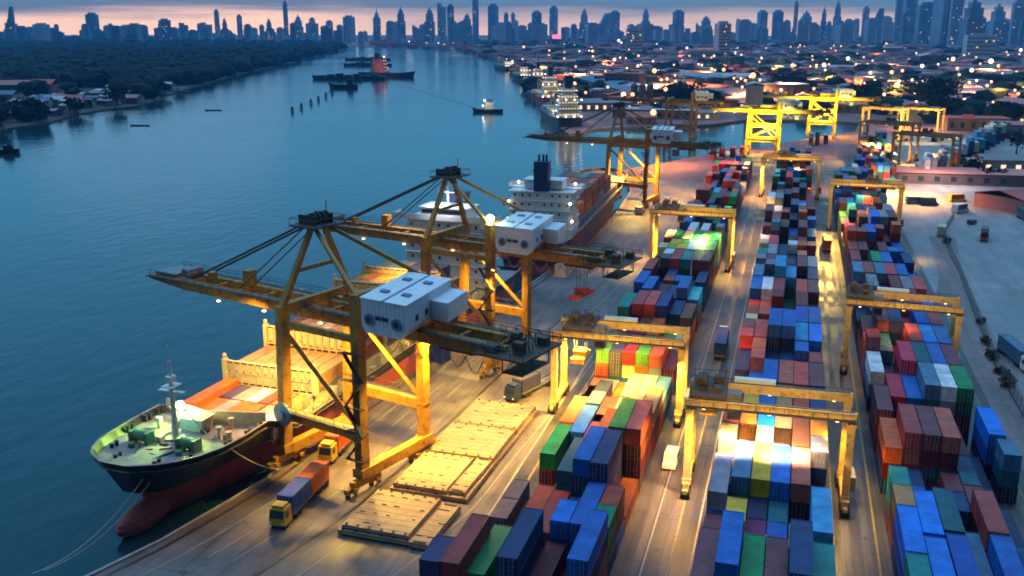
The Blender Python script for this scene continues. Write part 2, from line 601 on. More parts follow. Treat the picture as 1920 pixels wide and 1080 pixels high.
def ground_mat(name, base, alt, streak, sc=0.05, rough=0.55, wet=0.25):
    m = bpy.data.materials.new(name)
    m.use_nodes = True
    n, l = m.node_tree.nodes, m.node_tree.links
    b = n['Principled BSDF']
    b.inputs['Specular IOR Level'].default_value = 0.45
    tc = n.new('ShaderNodeTexCoord')
    mp = n.new('ShaderNodeMapping')
    mp.inputs['Scale'].default_value = streak
    l.new(tc.outputs['Object'], mp.inputs[0])
    a = n.new('ShaderNodeTexNoise')
    a.inputs['Scale'].default_value = sc * 8
    a.inputs['Detail'].default_value = 7
    a.inputs['Roughness'].default_value = 0.65
    l.new(mp.outputs[0], a.inputs['Vector'])
    c = n.new('ShaderNodeTexNoise')
    c.inputs['Scale'].default_value = sc
    c.inputs['Detail'].default_value = 6
    l.new(tc.outputs['Object'], c.inputs['Vector'])
    ad = n.new('ShaderNodeMath')
    ad.operation = 'MULTIPLY_ADD'
    l.new(a.outputs['Fac'], ad.inputs[0])
    ad.inputs[1].default_value = 0.5
    ml = n.new('ShaderNodeMath')
    ml.operation = 'MULTIPLY'
    l.new(c.outputs['Fac'], ml.inputs[0])
    ml.inputs[1].default_value = 0.5
    l.new(ml.outputs[0], ad.inputs[2])
    cr = n.new('ShaderNodeValToRGB')
    cr.color_ramp.elements[0].position = 0.42
    cr.color_ramp.elements[0].color = (*alt, 1)
    cr.color_ramp.elements[1].position = 0.60
    cr.color_ramp.elements[1].color = (*base, 1)
    l.new(ad.outputs[0], cr.inputs[0])
    bk = n.new('ShaderNodeTexBrick')
    bk.offset = 0.0
    bk.inputs['Color1'].default_value = (1, 1, 1, 1)
    bk.inputs['Color2'].default_value = (.84, .84, .84, 1)
    bk.inputs['Mortar'].default_value = (.42, .42, .42, 1)
    bk.inputs['Scale'].default_value = 1.0
    bk.inputs['Mortar Size'].default_value = 0.06
    bk.inputs['Brick Width'].default_value = 5.2
    bk.inputs['Row Height'].default_value = 6.4
    l.new(tc.outputs['Object'], bk.inputs['Vector'])
    ob = n.new('ShaderNodeTexNoise')
    ob.inputs['Scale'].default_value = 0.33
    ob.inputs['Detail'].default_value = 4
    l.new(tc.outputs['Object'], ob.inputs['Vector'])
    om = n.new('ShaderNodeMapRange')
    om.inputs['From Min'].default_value = 0.62
    om.inputs['From Max'].default_value = 0.72
    om.inputs['To Min'].default_value = 1.0
    om.inputs['To Max'].default_value = 0.45
    l.new(ob.outputs['Fac'], om.inputs['Value'])
    m1 = n.new('ShaderNodeVectorMath')
    m1.operation = 'MULTIPLY'
    l.new(cr.outputs[0], m1.inputs[0])
    l.new(bk.outputs['Color'], m1.inputs[1])
    m2 = n.new('ShaderNodeVectorMath')
    m2.operation = 'SCALE'
    l.new(m1.outputs[0], m2.inputs[0])
    l.new(om.outputs[0], m2.inputs['Scale'])
    l.new(m2.outputs[0], b.inputs['Base Color'])
    mr = n.new('ShaderNodeMapRange')
    mr.inputs['From Min'].default_value = 0.35
    mr.inputs['From Max'].default_value = 0.65
    mr.inputs['To Min'].default_value = rough - wet
    mr.inputs['To Max'].default_value = rough + 0.15
    l.new(c.outputs['Fac'], mr.inputs['Value'])
    l.new(mr.outputs[0], b.inputs['Roughness'])
    return m


M['yard'] = ground_mat('yard_asphalt', (0.13, 0.108, 0.10), (0.045, 0.04, 0.042), (1.0, 0.11, 1), 0.09, 0.5, 0.22)
M['apron'] = ground_mat('apron_concrete', (0.21, 0.168, 0.155), (0.095, 0.074, 0.07), (1.0, 0.13, 1), 0.07, 0.55, 0.2)
M['lot'] = ground_mat('lot_concrete', (0.34, 0.34, 0.34), (0.22, 0.22, 0.22), (0.6, 0.1, 1), 0.03, 0.6, 0.15)
M['city_ground'] = ground_mat('city_ground', (0.46, 0.20, 0.17), (0.15, 0.075, 0.08), (0.5, 0.12, 1), 0.012, 0.75, 0.05)
M['soil'] = mat('dark_soil', (0.05, 0.045, 0.035), 0.9, var=0.5, scale=0.01)

QUAY = [(-97, 40), (-92, 70), (-83.6, 92), (-80.3, 102), (-77.6, 115), (-76.2, 123), (-75.4, 140), (-73.6, 170), (-71.2, 210), (-67.6, 255), (-64.6, 297), (-63.4, 336), (-65, 376), (-68, 420)]
P2 = lambda x, y: tuple(at(x, y)[:2])
basin = [P2(1168, 318), P2(1262, 302), P2(1330, 287), P2(1420, 277), P2(1500, 262), P2(1604, 246), P2(1612, 230), P2(1560, 226), P2(1400, 224), P2(1330, 233), P2(1240, 236), P2(1120, 240), P2(1066, 251)]
rbank = [P2(1050, 238), P2(1032, 215), P2(1014, 192), P2(1000, 172), P2(985, 152), P2(962, 131), P2(930, 113), P2(890, 101), P2(850, 94), P2(750, 88.5), P2(655, 86.5)]
poly = QUAY + basin + rbank + [(-9000, 9000), (-9000, 13900), (13900, 13900), (13900, 40)]
land = MB().prism(poly, -8, 0, 0, 1).build('ground', [M['city_ground'], M['quaywall']])
structure(land)
LB = [(-30, 250), (20, 238), (95, 228), (130, 215), (190, 205), (250, 198), (300, 186), (312, 178), (360, 163), (420, 146), (480, 131), (540, 119), (600, 104), (640, 95.5), (648, 90), (641, 87.3)]
lbank = [P2(*p) for p in LB]
lp = lbank + [(-9000, 8800), (-9000, lbank[0][1] - 30)]
lland = MB().prism(lp[::-1], -8, -0.6, 0, 0).build('river_bank', [M['soil']])
structure(lland)

# apron, yard and lot sheets, each a few millimetres above the one below
ap = [(x + 0.8, y) for x, y in QUAY] + [(-60, 455), (-39.5, 455), (-39.5, 40)]
structure(MB().sheet(ap, 0.004).build('quay_apron', M['apron']))
structure(MB().sheet([(-39.5, 40), (38.6, 40), (38.6, 560), (-39.5, 560)], 0.006).build('yard_pavement', M['yard']))
structure(MB().sheet([(38.6, 40), (200, 40), (200, 700), (38.6, 700)], 0.005).build('lot_pavement', M['lot']))
M['access'] = ground_mat('access_road', (0.30, 0.225, 0.215), (0.17, 0.13, 0.13), (1.0, 0.05, 1), 0.05, 0.6, 0.12)
structure(MB().sheet([(38.6, 40), (46.0, 40), (46.0, 215), (49.5, 300), (54.5, 352), (46, 352), (42, 290), (38.6, 270)], 0.009).build('access_road', M['access']))
# kerb along the quay edge and the crane rails
k = MB()
for (a, c) in zip(QUAY, QUAY[1:]):
    k.beam((a[0] + 0.3, a[1], 0.13), (c[0] + 0.3, c[1], 0.13), 0.5, 0.26)
structure(k.build('quay_kerb', M['concrete']))
k = MB()


def quay_x(y):
    for a, c in zip(QUAY, QUAY[1:]):
        if a[1] <= y <= c[1]:
            return a[0] + (c[0] - a[0]) * (y - a[1]) / (c[1] - a[1])
    return QUAY[-1][0]


for off in (2.2, 18.6):
    pts = [(quay_x(y) + off, y, 0.03) for y in range(60, 420, 10)]
    for a, c in zip(pts, pts[1:]):
        k.beam(a, c, 0.5, 0.05)
structure(k.build('crane_rail_strip', M['rail']))
ln = MB()
for off in (6.0, 9.6, 13.2, 23.5, 34.5):
    for y in range(60, 410, 8):
        if off in (9.6, 13.2) and (y // 8) % 2:
            continue
        a, c = quay_x(y) + off, quay_x(y + 8) + off
        ln.add([(a - .07, y, .012), (a + .07, y, .012), (c + .07, y + 7.9, .012), (c - .07, y + 7.9, .012)], [(0, 1, 2, 3)])
for x in (-38.9, -15.3, -9.3):
    ln.add([(x - .12, 60, .014), (x + .12, 60, .014), (x + .12, 540, .014), (x - .12, 540, .014)], [(0, 1, 2, 3)])
structure(ln.build('lane_marking', M['apron_line']))
ln = MB()
for x in (-12.0, 9.0, 14.6, 36.8, -36.4):
    ln.add([(x - .14, 60, .016), (x + .14, 60, .016), (x + .14, 540, .016), (x - .14, 540, .016)], [(0, 1, 2, 3)])
structure(ln.build('gantry_lane_marking', M['yellow_line']))
# shiny wheel tracks worn along the gantry runways
for x in (10.6, 13.2, -12.6, -16.2, -39.4, 36.4):
    structure(MB().sheet([(x - .5, 55), (x + .5, 55), (x + .5, 545), (x - .5, 545)], 0.010).build('gantry_runway', M['apron']))

# ------------------------------------------------------------------ shipping containers
PAL = {'blue': '#0a62b8', 'bblue': '#0b7ae0', 'royal': '#0d4fae', 'navy': '#16244e', 'dblue': '#173a6e', 'teal': '#10847e', 'dteal': '#17606e', 'cyan': '#1d9ad0', 'green': '#128a4e', 'dgreen': '#0d5a30', 'lime': '#6aa83a', 'red': '#c8362e', 'coral': '#e0564a', 'pinkred': '#c83350', 'brick': '#a5432c', 'orange': '#d9662a', 'amber': '#d9861c', 'yellow': '#e0b020', 'rose': '#a84a46', 'mauve': '#7d4850', 'maroon': '#5a1c24', 'dred': '#741f22', 'purple': '#46466f', 'indigo': '#323c80', 'lav': '#8f8794', 'lilac': '#9a909c', 'white': '#d8dce2', 'grey': '#7e8894', 'bgrey': '#5f86a6', 'slate': '#4e4a5c', 'beige': '#d8bd94', 'cream': '#e6d3a8', 'tan': '#b08860', 'brown': '#7a4528', 'magenta': '#8a2068', 'lblue': '#4aa0d0', 'olive': '#7a7436', 'salmon': '#cc6a58'}
WORD = {'blue': 'blue', 'bblue': 'bright blue', 'royal': 'royal blue', 'navy': 'navy', 'dblue': 'dark blue', 'teal': 'teal', 'dteal': 'dark teal', 'cyan': 'sky blue', 'green': 'green', 'dgreen': 'dark green', 'lime': 'lime green', 'red': 'red', 'coral': 'coral', 'pinkred': 'crimson', 'brick': 'brick red', 'orange': 'orange', 'amber': 'amber', 'yellow': 'yellow', 'rose': 'dusty red', 'mauve': 'mauve', 'maroon': 'maroon', 'dred': 'dark red', 'purple': 'purple', 'indigo': 'indigo', 'lav': 'lavender', 'lilac': 'lilac', 'white': 'white', 'grey': 'grey', 'bgrey': 'blue grey', 'slate': 'slate grey', 'beige': 'beige', 'cream': 'cream', 'tan': 'tan', 'brown': 'brown', 'magenta': 'magenta', 'lblue': 'light blue', 'olive': 'olive', 'salmon': 'salmon'}


def paint_lin(c):
    r = lin(PAL[c])
    m = min(r)
    if (max(r) - m) / max(r) > .5:
        r = tuple(max(.004, v - m * .3) for v in r)
    return r


CW, CH, CL, CS = 2.44, 2.59, 12.19, 6.06
crnd = random.Random(21)
MIX = ['blue'] * 7 + ['bblue'] * 4 + ['royal'] * 3 + ['navy'] * 6 + ['dblue'] * 6 + ['teal'] * 5 + ['dteal'] * 7 + ['cyan'] * 2 + ['green'] * 3 + ['dgreen'] * 3 + ['coral'] * 3 + ['brick'] * 9 + ['rose'] * 12 + ['mauve'] * 6 + ['maroon'] * 8 + ['dred'] * 7 + ['orange'] * 4 + ['grey'] * 3 + ['bgrey'] * 4 + ['white'] * 3 + ['lav'] * 2 + ['brown'] * 3 + ['salmon'] * 2 + ['pinkred'] * 2
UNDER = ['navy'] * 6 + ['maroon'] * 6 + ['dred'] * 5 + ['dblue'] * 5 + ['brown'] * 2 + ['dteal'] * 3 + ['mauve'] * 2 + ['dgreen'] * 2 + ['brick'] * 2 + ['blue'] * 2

RECS = []        # every container of the yard: dict(x,y,tier,len,col,block,row,stack,half,n)
ROWNO = {}


def stack(block, row, si, x, y0, spec, half=None):
    """spec 'L4 blue,navy' = 40-foot stack four high, topmost colour first"""
    a = spec.split()
    kind, h = a[0][0], int(a[0][1])
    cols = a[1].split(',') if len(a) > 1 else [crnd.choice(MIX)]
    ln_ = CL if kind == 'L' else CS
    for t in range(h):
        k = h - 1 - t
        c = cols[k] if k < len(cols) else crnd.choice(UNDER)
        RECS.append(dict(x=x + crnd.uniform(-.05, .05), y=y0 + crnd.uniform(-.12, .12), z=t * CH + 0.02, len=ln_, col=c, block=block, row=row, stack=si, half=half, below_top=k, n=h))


def rand_spec(lo, hi):
    return 'L%d %s' % (crnd.randint(lo, hi), crnd.choice(MIX))


def yard_row(block, row, cols, y0, specs, lo=2, hi=5):
    """one row of stacks; a spec may carry '@start', 'front|back' halves, or '-' for an empty slot"""
    for i, x in enumerate(cols):
        sp = specs[i] if i < len(specs) else 'R'
        y = y0
        if sp.startswith('@'):
            p, sp = sp.split(' ', 1)
            y = float(p[1:])
        if sp == '-':
            continue
        if sp == 'R':
            if crnd.random() < 0.3:
                sp = 'S%d %s|S%d %s' % (crnd.randint(lo, hi), crnd.choice(MIX), crnd.randint(lo, hi), crnd.choice(MIX))
            else:
                sp = rand_spec(lo, hi)
        if '|' in sp:
            f, b_ = sp.split('|')
            if f.strip() != '-':
                stack(block, row, i, x, y, f, 'front')
            if b_.strip() != '-':
                stack(block, row, i, x, y + 6.13, b_, 'rear')
        else:
            stack(block, row, i, x, y, sp, 'front' if sp[0] == 'S' else None)


MC = [-6.45 + 2.58 * i for i in range(6)]
mid = [(95.4, ['L4 mauve,dred', 'L5 blue,navy', 'L4 green,dgreen', 'L4 mauve,maroon', 'L5 dblue,navy', 'L4 teal,dgreen']),
       (110.3, ['S3 mauve,maroon|S3 dblue', 'S4 yellow,dred|S3 dgreen', 'S3 magenta,maroon|S3 navy', 'S3 blue,navy|S3 dteal', 'S3 grey,maroon|S2 maroon', 'L4 lblue,navy']),
       (122.5, ['@117.4 L4 lav,navy,navy', 'L4 bgrey,dgreen,dred,navy', 'L4 yellow,navy,purple', 'L4 bblue,navy', 'L4 salmon,maroon,maroon', '@127.5 S2 navy']),
       (135.25, ['S4 beige,orange|S4 coral', 'S3 lav|S4 amber,orange', 'S4 beige|S4 bblue,cyan', 'S3 lav|S4 tan,olive', 'L4 brown,brick', '@133.8 S4 lilac,navy,dred|S4 amber,tan']),
       (148.2, ['L4 red,orange', 'L4 yellow,amber', 'L4 blue', 'L4 tan,brown', 'L4 brick,brown', 'L4 dblue,maroon']),
       (161.3, ['S2 white|S2 grey', 'L3 blue,royal', 'L4 blue,dblue', 'L4 salmon,brick', 'L4 coral,red', 'L4 mauve,dred']),
       (173.7, ['L3 purple,indigo', 'S4 salmon,orange|S4 orange,brown', 'S3 brown|S3 navy', 'S2 navy|S3 dblue', 'S3 rose,purple|S4 blue', 'S4 rose,dred|S3 navy']),
       (186.6, ['S4 coral,red|S4 rose', 'L4 coral,red,orange', 'L5 blue,navy', 'L5 blue,navy', 'L4 cyan,blue', 'L4 bblue,dblue']),
       (199.4, ['S2 white|S3 cream', 'L2 dgreen', 'S3 maroon|S3 dred', 'S4 rose|S3 navy', 'L4 royal,navy', 'L4 blue,navy']),
       (212.0, ['L3 brick', 'L3 salmon,dred', 'S3 maroon|S4 dred', 'L2 navy', 'L4 dred', 'L3 maroon']),
       (224.0, ['L4 blue,brick', 'L4 white,lblue', 'L4 rose,dred', 'L2 dgreen', 'L4 coral,red', 'L4 mauve,dred']),
       (237.0, ['L4 bgrey,dteal', 'L3 navy', 'L5 cyan,blue', 'L4 cyan,teal', 'L2 maroon', 'L4 dblue,navy']),
       (249.8, ['S3 mauve|S4 lav', 'S4 lav|S4 mauve', 'L3 navy', 'L3 maroon', 'L4 mauve,maroon', 'L4 bgrey,dblue']),
       (262.6, ['S4 teal|S3 white', 'L4 lilac', 'L3 brown', 'S3 slate|S3 navy', 'S4 salmon|S2 navy', 'S2 dred|S2 maroon']),
       (275.4, ['S4 beige|S4 white', 'S4 pinkred|S4 rose', 'L3 dblue', 'S4 white|S3 dred', 'S4 orange|S4 rose', 'S4 rose|S3 maroon'])]
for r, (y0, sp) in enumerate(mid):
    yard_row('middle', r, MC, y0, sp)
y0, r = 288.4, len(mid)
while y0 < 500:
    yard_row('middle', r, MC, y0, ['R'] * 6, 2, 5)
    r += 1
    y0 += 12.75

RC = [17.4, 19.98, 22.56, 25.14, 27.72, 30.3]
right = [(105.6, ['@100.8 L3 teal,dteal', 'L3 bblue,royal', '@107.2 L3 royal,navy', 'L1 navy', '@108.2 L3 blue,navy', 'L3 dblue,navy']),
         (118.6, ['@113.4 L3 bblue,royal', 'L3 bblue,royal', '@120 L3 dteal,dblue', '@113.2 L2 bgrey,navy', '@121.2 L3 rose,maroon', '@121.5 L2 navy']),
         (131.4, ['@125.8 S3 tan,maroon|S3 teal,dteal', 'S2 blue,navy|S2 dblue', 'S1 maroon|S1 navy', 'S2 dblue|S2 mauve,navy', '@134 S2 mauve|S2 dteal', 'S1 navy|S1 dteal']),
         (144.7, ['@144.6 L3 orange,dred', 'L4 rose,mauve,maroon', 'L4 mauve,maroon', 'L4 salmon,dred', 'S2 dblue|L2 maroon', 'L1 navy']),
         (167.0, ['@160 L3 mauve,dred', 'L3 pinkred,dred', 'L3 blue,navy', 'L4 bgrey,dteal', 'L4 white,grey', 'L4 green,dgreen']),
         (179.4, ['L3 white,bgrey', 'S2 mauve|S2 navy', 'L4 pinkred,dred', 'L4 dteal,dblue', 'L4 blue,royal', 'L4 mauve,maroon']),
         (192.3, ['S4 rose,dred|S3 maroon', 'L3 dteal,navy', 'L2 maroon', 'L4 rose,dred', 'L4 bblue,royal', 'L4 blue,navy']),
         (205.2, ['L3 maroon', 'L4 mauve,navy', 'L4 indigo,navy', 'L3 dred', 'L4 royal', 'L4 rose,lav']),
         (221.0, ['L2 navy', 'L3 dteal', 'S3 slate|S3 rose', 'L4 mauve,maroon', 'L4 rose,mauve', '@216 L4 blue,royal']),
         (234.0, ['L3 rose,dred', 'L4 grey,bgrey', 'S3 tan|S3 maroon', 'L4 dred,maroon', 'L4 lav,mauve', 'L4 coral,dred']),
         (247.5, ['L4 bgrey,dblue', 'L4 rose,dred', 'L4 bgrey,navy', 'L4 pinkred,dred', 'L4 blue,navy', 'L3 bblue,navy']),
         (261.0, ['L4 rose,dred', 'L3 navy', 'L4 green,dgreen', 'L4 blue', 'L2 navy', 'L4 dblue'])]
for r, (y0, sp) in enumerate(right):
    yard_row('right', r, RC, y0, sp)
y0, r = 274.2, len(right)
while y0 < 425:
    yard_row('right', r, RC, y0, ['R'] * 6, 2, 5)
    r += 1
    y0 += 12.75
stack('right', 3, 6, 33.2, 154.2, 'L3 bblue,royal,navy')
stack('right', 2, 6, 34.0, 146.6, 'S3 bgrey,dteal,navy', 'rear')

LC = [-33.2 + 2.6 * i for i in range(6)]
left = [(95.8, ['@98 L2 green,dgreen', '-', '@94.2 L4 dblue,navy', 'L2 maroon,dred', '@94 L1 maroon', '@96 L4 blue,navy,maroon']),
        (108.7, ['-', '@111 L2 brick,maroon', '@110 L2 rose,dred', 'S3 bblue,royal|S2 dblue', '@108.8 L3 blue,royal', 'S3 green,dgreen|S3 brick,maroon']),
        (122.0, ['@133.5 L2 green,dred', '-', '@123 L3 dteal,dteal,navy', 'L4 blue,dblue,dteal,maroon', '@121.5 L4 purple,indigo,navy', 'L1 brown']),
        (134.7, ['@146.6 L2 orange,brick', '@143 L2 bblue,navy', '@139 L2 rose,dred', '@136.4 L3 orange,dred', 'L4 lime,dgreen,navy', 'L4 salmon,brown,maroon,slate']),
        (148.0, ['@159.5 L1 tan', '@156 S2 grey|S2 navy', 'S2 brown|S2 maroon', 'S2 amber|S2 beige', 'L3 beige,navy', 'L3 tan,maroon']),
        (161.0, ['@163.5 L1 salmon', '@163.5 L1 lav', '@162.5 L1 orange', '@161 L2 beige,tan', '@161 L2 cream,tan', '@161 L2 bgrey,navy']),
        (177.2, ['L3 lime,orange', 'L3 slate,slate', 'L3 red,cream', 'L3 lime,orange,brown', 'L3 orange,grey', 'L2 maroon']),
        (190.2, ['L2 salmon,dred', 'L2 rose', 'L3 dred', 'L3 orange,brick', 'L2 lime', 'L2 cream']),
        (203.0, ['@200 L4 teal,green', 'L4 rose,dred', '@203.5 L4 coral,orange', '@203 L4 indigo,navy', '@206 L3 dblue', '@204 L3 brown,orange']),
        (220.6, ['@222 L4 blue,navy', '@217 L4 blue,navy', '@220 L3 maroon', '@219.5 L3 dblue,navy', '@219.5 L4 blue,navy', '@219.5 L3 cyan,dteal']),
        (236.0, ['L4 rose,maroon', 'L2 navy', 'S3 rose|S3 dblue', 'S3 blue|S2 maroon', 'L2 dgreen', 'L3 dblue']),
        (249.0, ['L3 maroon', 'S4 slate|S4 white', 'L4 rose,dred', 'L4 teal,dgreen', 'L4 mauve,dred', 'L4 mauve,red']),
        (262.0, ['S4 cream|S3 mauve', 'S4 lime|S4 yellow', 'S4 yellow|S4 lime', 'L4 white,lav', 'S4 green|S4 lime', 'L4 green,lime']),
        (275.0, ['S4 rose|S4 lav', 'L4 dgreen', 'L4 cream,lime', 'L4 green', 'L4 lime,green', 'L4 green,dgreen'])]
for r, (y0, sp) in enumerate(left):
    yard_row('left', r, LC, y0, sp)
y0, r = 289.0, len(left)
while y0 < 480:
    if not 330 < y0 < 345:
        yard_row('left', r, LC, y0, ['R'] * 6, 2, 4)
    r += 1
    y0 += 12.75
stack('left', 0, 7, -37.9, 95.3, 'S3 purple,navy', 'front')
stack('left', 0, 6, -35.4, 95.6, 'L3 rose,maroon')
stack('left', 1, 7, -35.9, 116.6, 'S1 slate', 'front')
stack('left', 1, 7, -35.9, 123.0, 'S1 slate', 'rear')
# the far yard beyond the last gantry, and the pale row beside the access road
FY = []
for i in range(9):
    for j in range(7):
        yy, xx = 455 + i * 13.2, 26 + j * 2.7 + i * 1.2
        stack('far', i, j, xx, yy, rand_spec(2, 4))
for i in range(13):
    p, q = at(1745, 338), at(1885, 258)
    c = p.lerp(q, i / 12.0)
    for j in range(3):
        colr = crnd.choice(['white', 'white', 'bgrey', 'lblue', 'grey', 'lav', 'cream', 'dteal', 'rose'])
        stack('pale', i, j, c.x - j * 2.8, c.y - 6, 'L%d %s,%s' % (crnd.randint(3, 4), colr, colr))
for i in range(5):
    for j in range(4):
        c = at(1620 + 12 * j, 318 - 9 * i)
        stack('inland', i, j, c.x, c.y, rand_spec(2, 4))
for (px, py, sp) in ((1335, 300, 'L2 red,orange'), (1352, 298, 'L2 red,dred'), (1372, 296, 'L2 dred'), (1390, 294, 'L2 maroon'), (1400, 291, 'L2 brick'), (1520, 275, 'L3 grey'), (1532, 272, 'L3 dteal'), (1548, 270, 'L2 navy')):
    c = at(px, py)
    stack('shore', 0, int(px), c.x, c.y, sp)


# ---- base meshes: frame, corrugated walls, roof bows
def container_mesh(L):
    m = MB()
    W, Hh = CW / 2, CH
    fr = 0.11
    for x in (-W, W):
        for y in (0, L):
            sx, sy = (1 if x < 0 else -1), (1 if y == 0 else -1)
            m.bx(min(x, x + sx * .16), max(x, x + sx * .16), min(y, y + sy * .16), max(y, y + sy * .16), 0, Hh)
        sx = 1 if x < 0 else -1
        for z in (0.02, Hh - .10):
            m.bx(min(x, x + sx * .1), max(x, x + sx * .1), .16, L - .16, z, z + .1)
    for y in (0, L - .1):
        for z in (0.02, Hh - .12):
            m.bx(-W + .16, W - .16, y, y + .1, z, z + .12)
    nco = int(L / 0.56)
    ys = []
    for i in range(nco):
        b0 = .16 + (L - .32) * i / nco
        st = (L - .32) / nco
        ys += [(b0, .07), (b0 + st * .35, .07), (b0 + st * .5, .025), (b0 + st * .85, .025)]
    ys.append((L - .16, .07))
    for sgn in (-1, 1):
        vs = []
        for (y, d) in ys:
            vs += [(sgn * (W - d), y, .12), (sgn * (W - d), y, Hh - .1)]
        fs = [(2 * i, 2 * i + 2, 2 * i + 3, 2 * i + 1) if sgn > 0 else (2 * i, 2 * i + 1, 2 * i + 3, 2 * i + 2) for i in range(len(ys) - 1)]
        m.add(vs, fs)
    vs = []
    for (y, d) in ys:
        vs += [(-W + .1, y, Hh - d * .7), (W - .1, y, Hh - d * .7)]
    m.add(vs, [(2 * i, 2 * i + 1, 2 * i + 3, 2 * i + 2) for i in range(len(ys) - 1)])
    m.bx(-W + .1, W - .1, .1, L - .1, .05, .12)
    # front and rear end walls: shallow ribs
    for (y, s_) in ((.07, -1), (L - .07, 1)):
        m.bx(-W + .16, W - .16, min(y, y - s_ * .03), max(y, y - s_ * .03), .14, Hh - .12)
        for i in range(8):
            x = -W + .3 + i * (CW - .6) / 7
            m.bx(x - .06, x + .06, min(y, y + s_ * .035), max(y, y + s_ * .035), .14, Hh - .12)
    return m


def mesh_only(mb, name, mats):
    o = mb.build(name, mats)
    me = o.data
    bpy.data.objects.remove(o)
    return me


ME_L = mesh_only(container_mesh(CL), 'shipping_container', [M['container']])
ME_S = mesh_only(container_mesh(CS), 'shipping_container_short', [M['container']])
dm = MB().bx(0.02, 1.04, -.055, -.02, .15, CH - .13)
for z in (.5, 1.0, 1.6, 2.1):
    dm.bx(.04, 1.02, -.07, -.05, z, z + .09)
ME_DOOR = mesh_only(dm, 'door', [M['container']])
rm = MB()
for x in (.3, .74):
    rm.tube((x, -.10, .12), (x, -.10, CH - .1), .028, 5)
    rm.bx(x - .16, x + .03, -.125, -.085, 1.02, 1.1)
    for z in (.3, 1.5, 2.3):
        rm.bx(x - .07, x + .07, -.12, -.055, z, z + .08)
ME_ROD = mesh_only(rm, 'lock_rods', [M['lockrod']])

# ---- which containers show in the photo: cast a grid of sight lines over boxes of all stacks
bv, bf, owner = [], [], []
for i, q in enumerate(RECS):
    o = len(bv)
    x0, x1, y0, y1, z0, z1 = q['x'] - CW / 2, q['x'] + CW / 2, q['y'], q['y'] + q['len'], q['z'], q['z'] + CH
    bv += [(x0, y0, z0), (x1, y0, z0), (x1, y1, z0), (x0, y1, z0), (x0, y0, z1), (x1, y0, z1), (x1, y1, z1), (x0, y1, z1)]
    for f in ((0, 3, 2, 1), (4, 5, 6, 7), (0, 1, 5, 4), (1, 2, 6, 5), (2, 3, 7, 6), (3, 0, 4, 7)):
        bf.append(tuple(o + k for k in f))
        owner.append(i)
tree = BVHTree.FromPolygons([Vector(v) for v in bv], bf)
hits = [0] * len(RECS)
eye = Vector((0, 0, CAM_H))
for py in range(240, 1080, 4):
    for px in range(780, 1920, 4):
        d = (at(px, py) - eye).normalized()
        h = tree.ray_cast(eye, d)
        if h[2] is not None:
            hits[owner[h[2]]] += 1
order = sorted(range(len(RECS)), key=lambda i: -hits[i])
SHOWN = [i for i in order[:235] if hits[i] > 0]
shown = set(SHOWN)
ORD = ['first', 'second', 'third', 'fourth', 'fifth', 'sixth', 'seventh', 'eighth', 'ninth', 'tenth', 'eleventh', 'twelfth', 'thirteenth', 'fourteenth', 'fifteenth', 'sixteenth', 'seventeenth', 'eighteenth', 'nineteenth', 'twentieth', 'twenty-first', 'twenty-second', 'twenty-third', 'twenty-fourth', 'twenty-fifth', 'twenty-sixth', 'twenty-seventh', 'twenty-eighth', 'twenty-ninth', 'thirtieth']
HOW = ['atop', 'second from top in', 'third from top in', 'fourth from top in', 'bottom of']
seen_labels = {}


def container_label(q):
    size = ('short ' + (q['half'] or 'front') + ' ') if q['len'] < 10 else ''
    where = {'middle': 'middle yard block', 'right': 'right yard block', 'left': 'left yard block', 'far': 'far block', 'pale': 'pale row', 'inland': 'small inland block', 'shore': 'basin shore'}[q['block']]
    st = 'outlying stack' if q['stack'] > 5 else ORD[q['stack']] + ' stack'
    s = '%s %scontainer %s %s, %s row, %s' % (WORD[q['col']], size, HOW[min(q['below_top'], 4)], st, ORD[min(q['row'], 29)], where)
    return s


def put_container(mesh, q, label, group, doors):
    o = bpy.data.objects.new('shipping_container', mesh)
    COL.objects.link(o)
    o.location = (q['x'], q['y'], q['z'])
    o.rotation_euler = (0, 0, q.get('rz', 0))
    jit = 1 + crnd.uniform(-.12, .12)
    o.color = (*[min(1, c * jit) for c in paint_lin(q['col'])], 1)
    if q['len'] < 10 and mesh == ME_L:
        o.data = ME_S
    tag(o, label, 'container', group)
    if doors:
        for sx in (-1, 1):
            d = bpy.data.objects.new('door', ME_DOOR)
            COL.objects.link(d)
            d.parent = o
            d.location = (-1.06 if sx < 0 else 0.0, 0, 0)
            d.color = o.color
            r_ = bpy.data.objects.new('lock_rods', ME_ROD)
            COL.objects.link(r_)
            r_.parent = d
    return o


GRP = {'middle': 'containers stacked in the middle yard block', 'right': 'containers stacked in the right yard block', 'left': 'containers stacked in the left yard block', 'far': 'containers stacked behind the gantries', 'pale': 'pale containers beside the access road', 'inland': 'containers stacked inland', 'shore': 'containers on the shore by the yellow cranes'}
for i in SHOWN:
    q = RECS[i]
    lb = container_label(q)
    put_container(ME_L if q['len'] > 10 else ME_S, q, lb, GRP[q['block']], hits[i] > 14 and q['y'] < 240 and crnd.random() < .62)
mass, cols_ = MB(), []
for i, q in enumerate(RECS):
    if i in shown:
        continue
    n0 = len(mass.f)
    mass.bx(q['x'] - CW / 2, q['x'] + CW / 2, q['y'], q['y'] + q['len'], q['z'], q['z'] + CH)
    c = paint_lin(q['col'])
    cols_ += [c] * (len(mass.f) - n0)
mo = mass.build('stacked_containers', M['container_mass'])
ca = mo.data.color_attributes.new('paint', 'FLOAT_COLOR', 'CORNER')
buf = []
for p, c in zip(mo.data.polygons, cols_):
    buf += [*c, 1] * p.loop_total
ca.data.foreach_set('color', buf)
tag(mo, 'mass of many coloured containers stacked behind and under the nearer ones', 'containers', None, 'stuff')

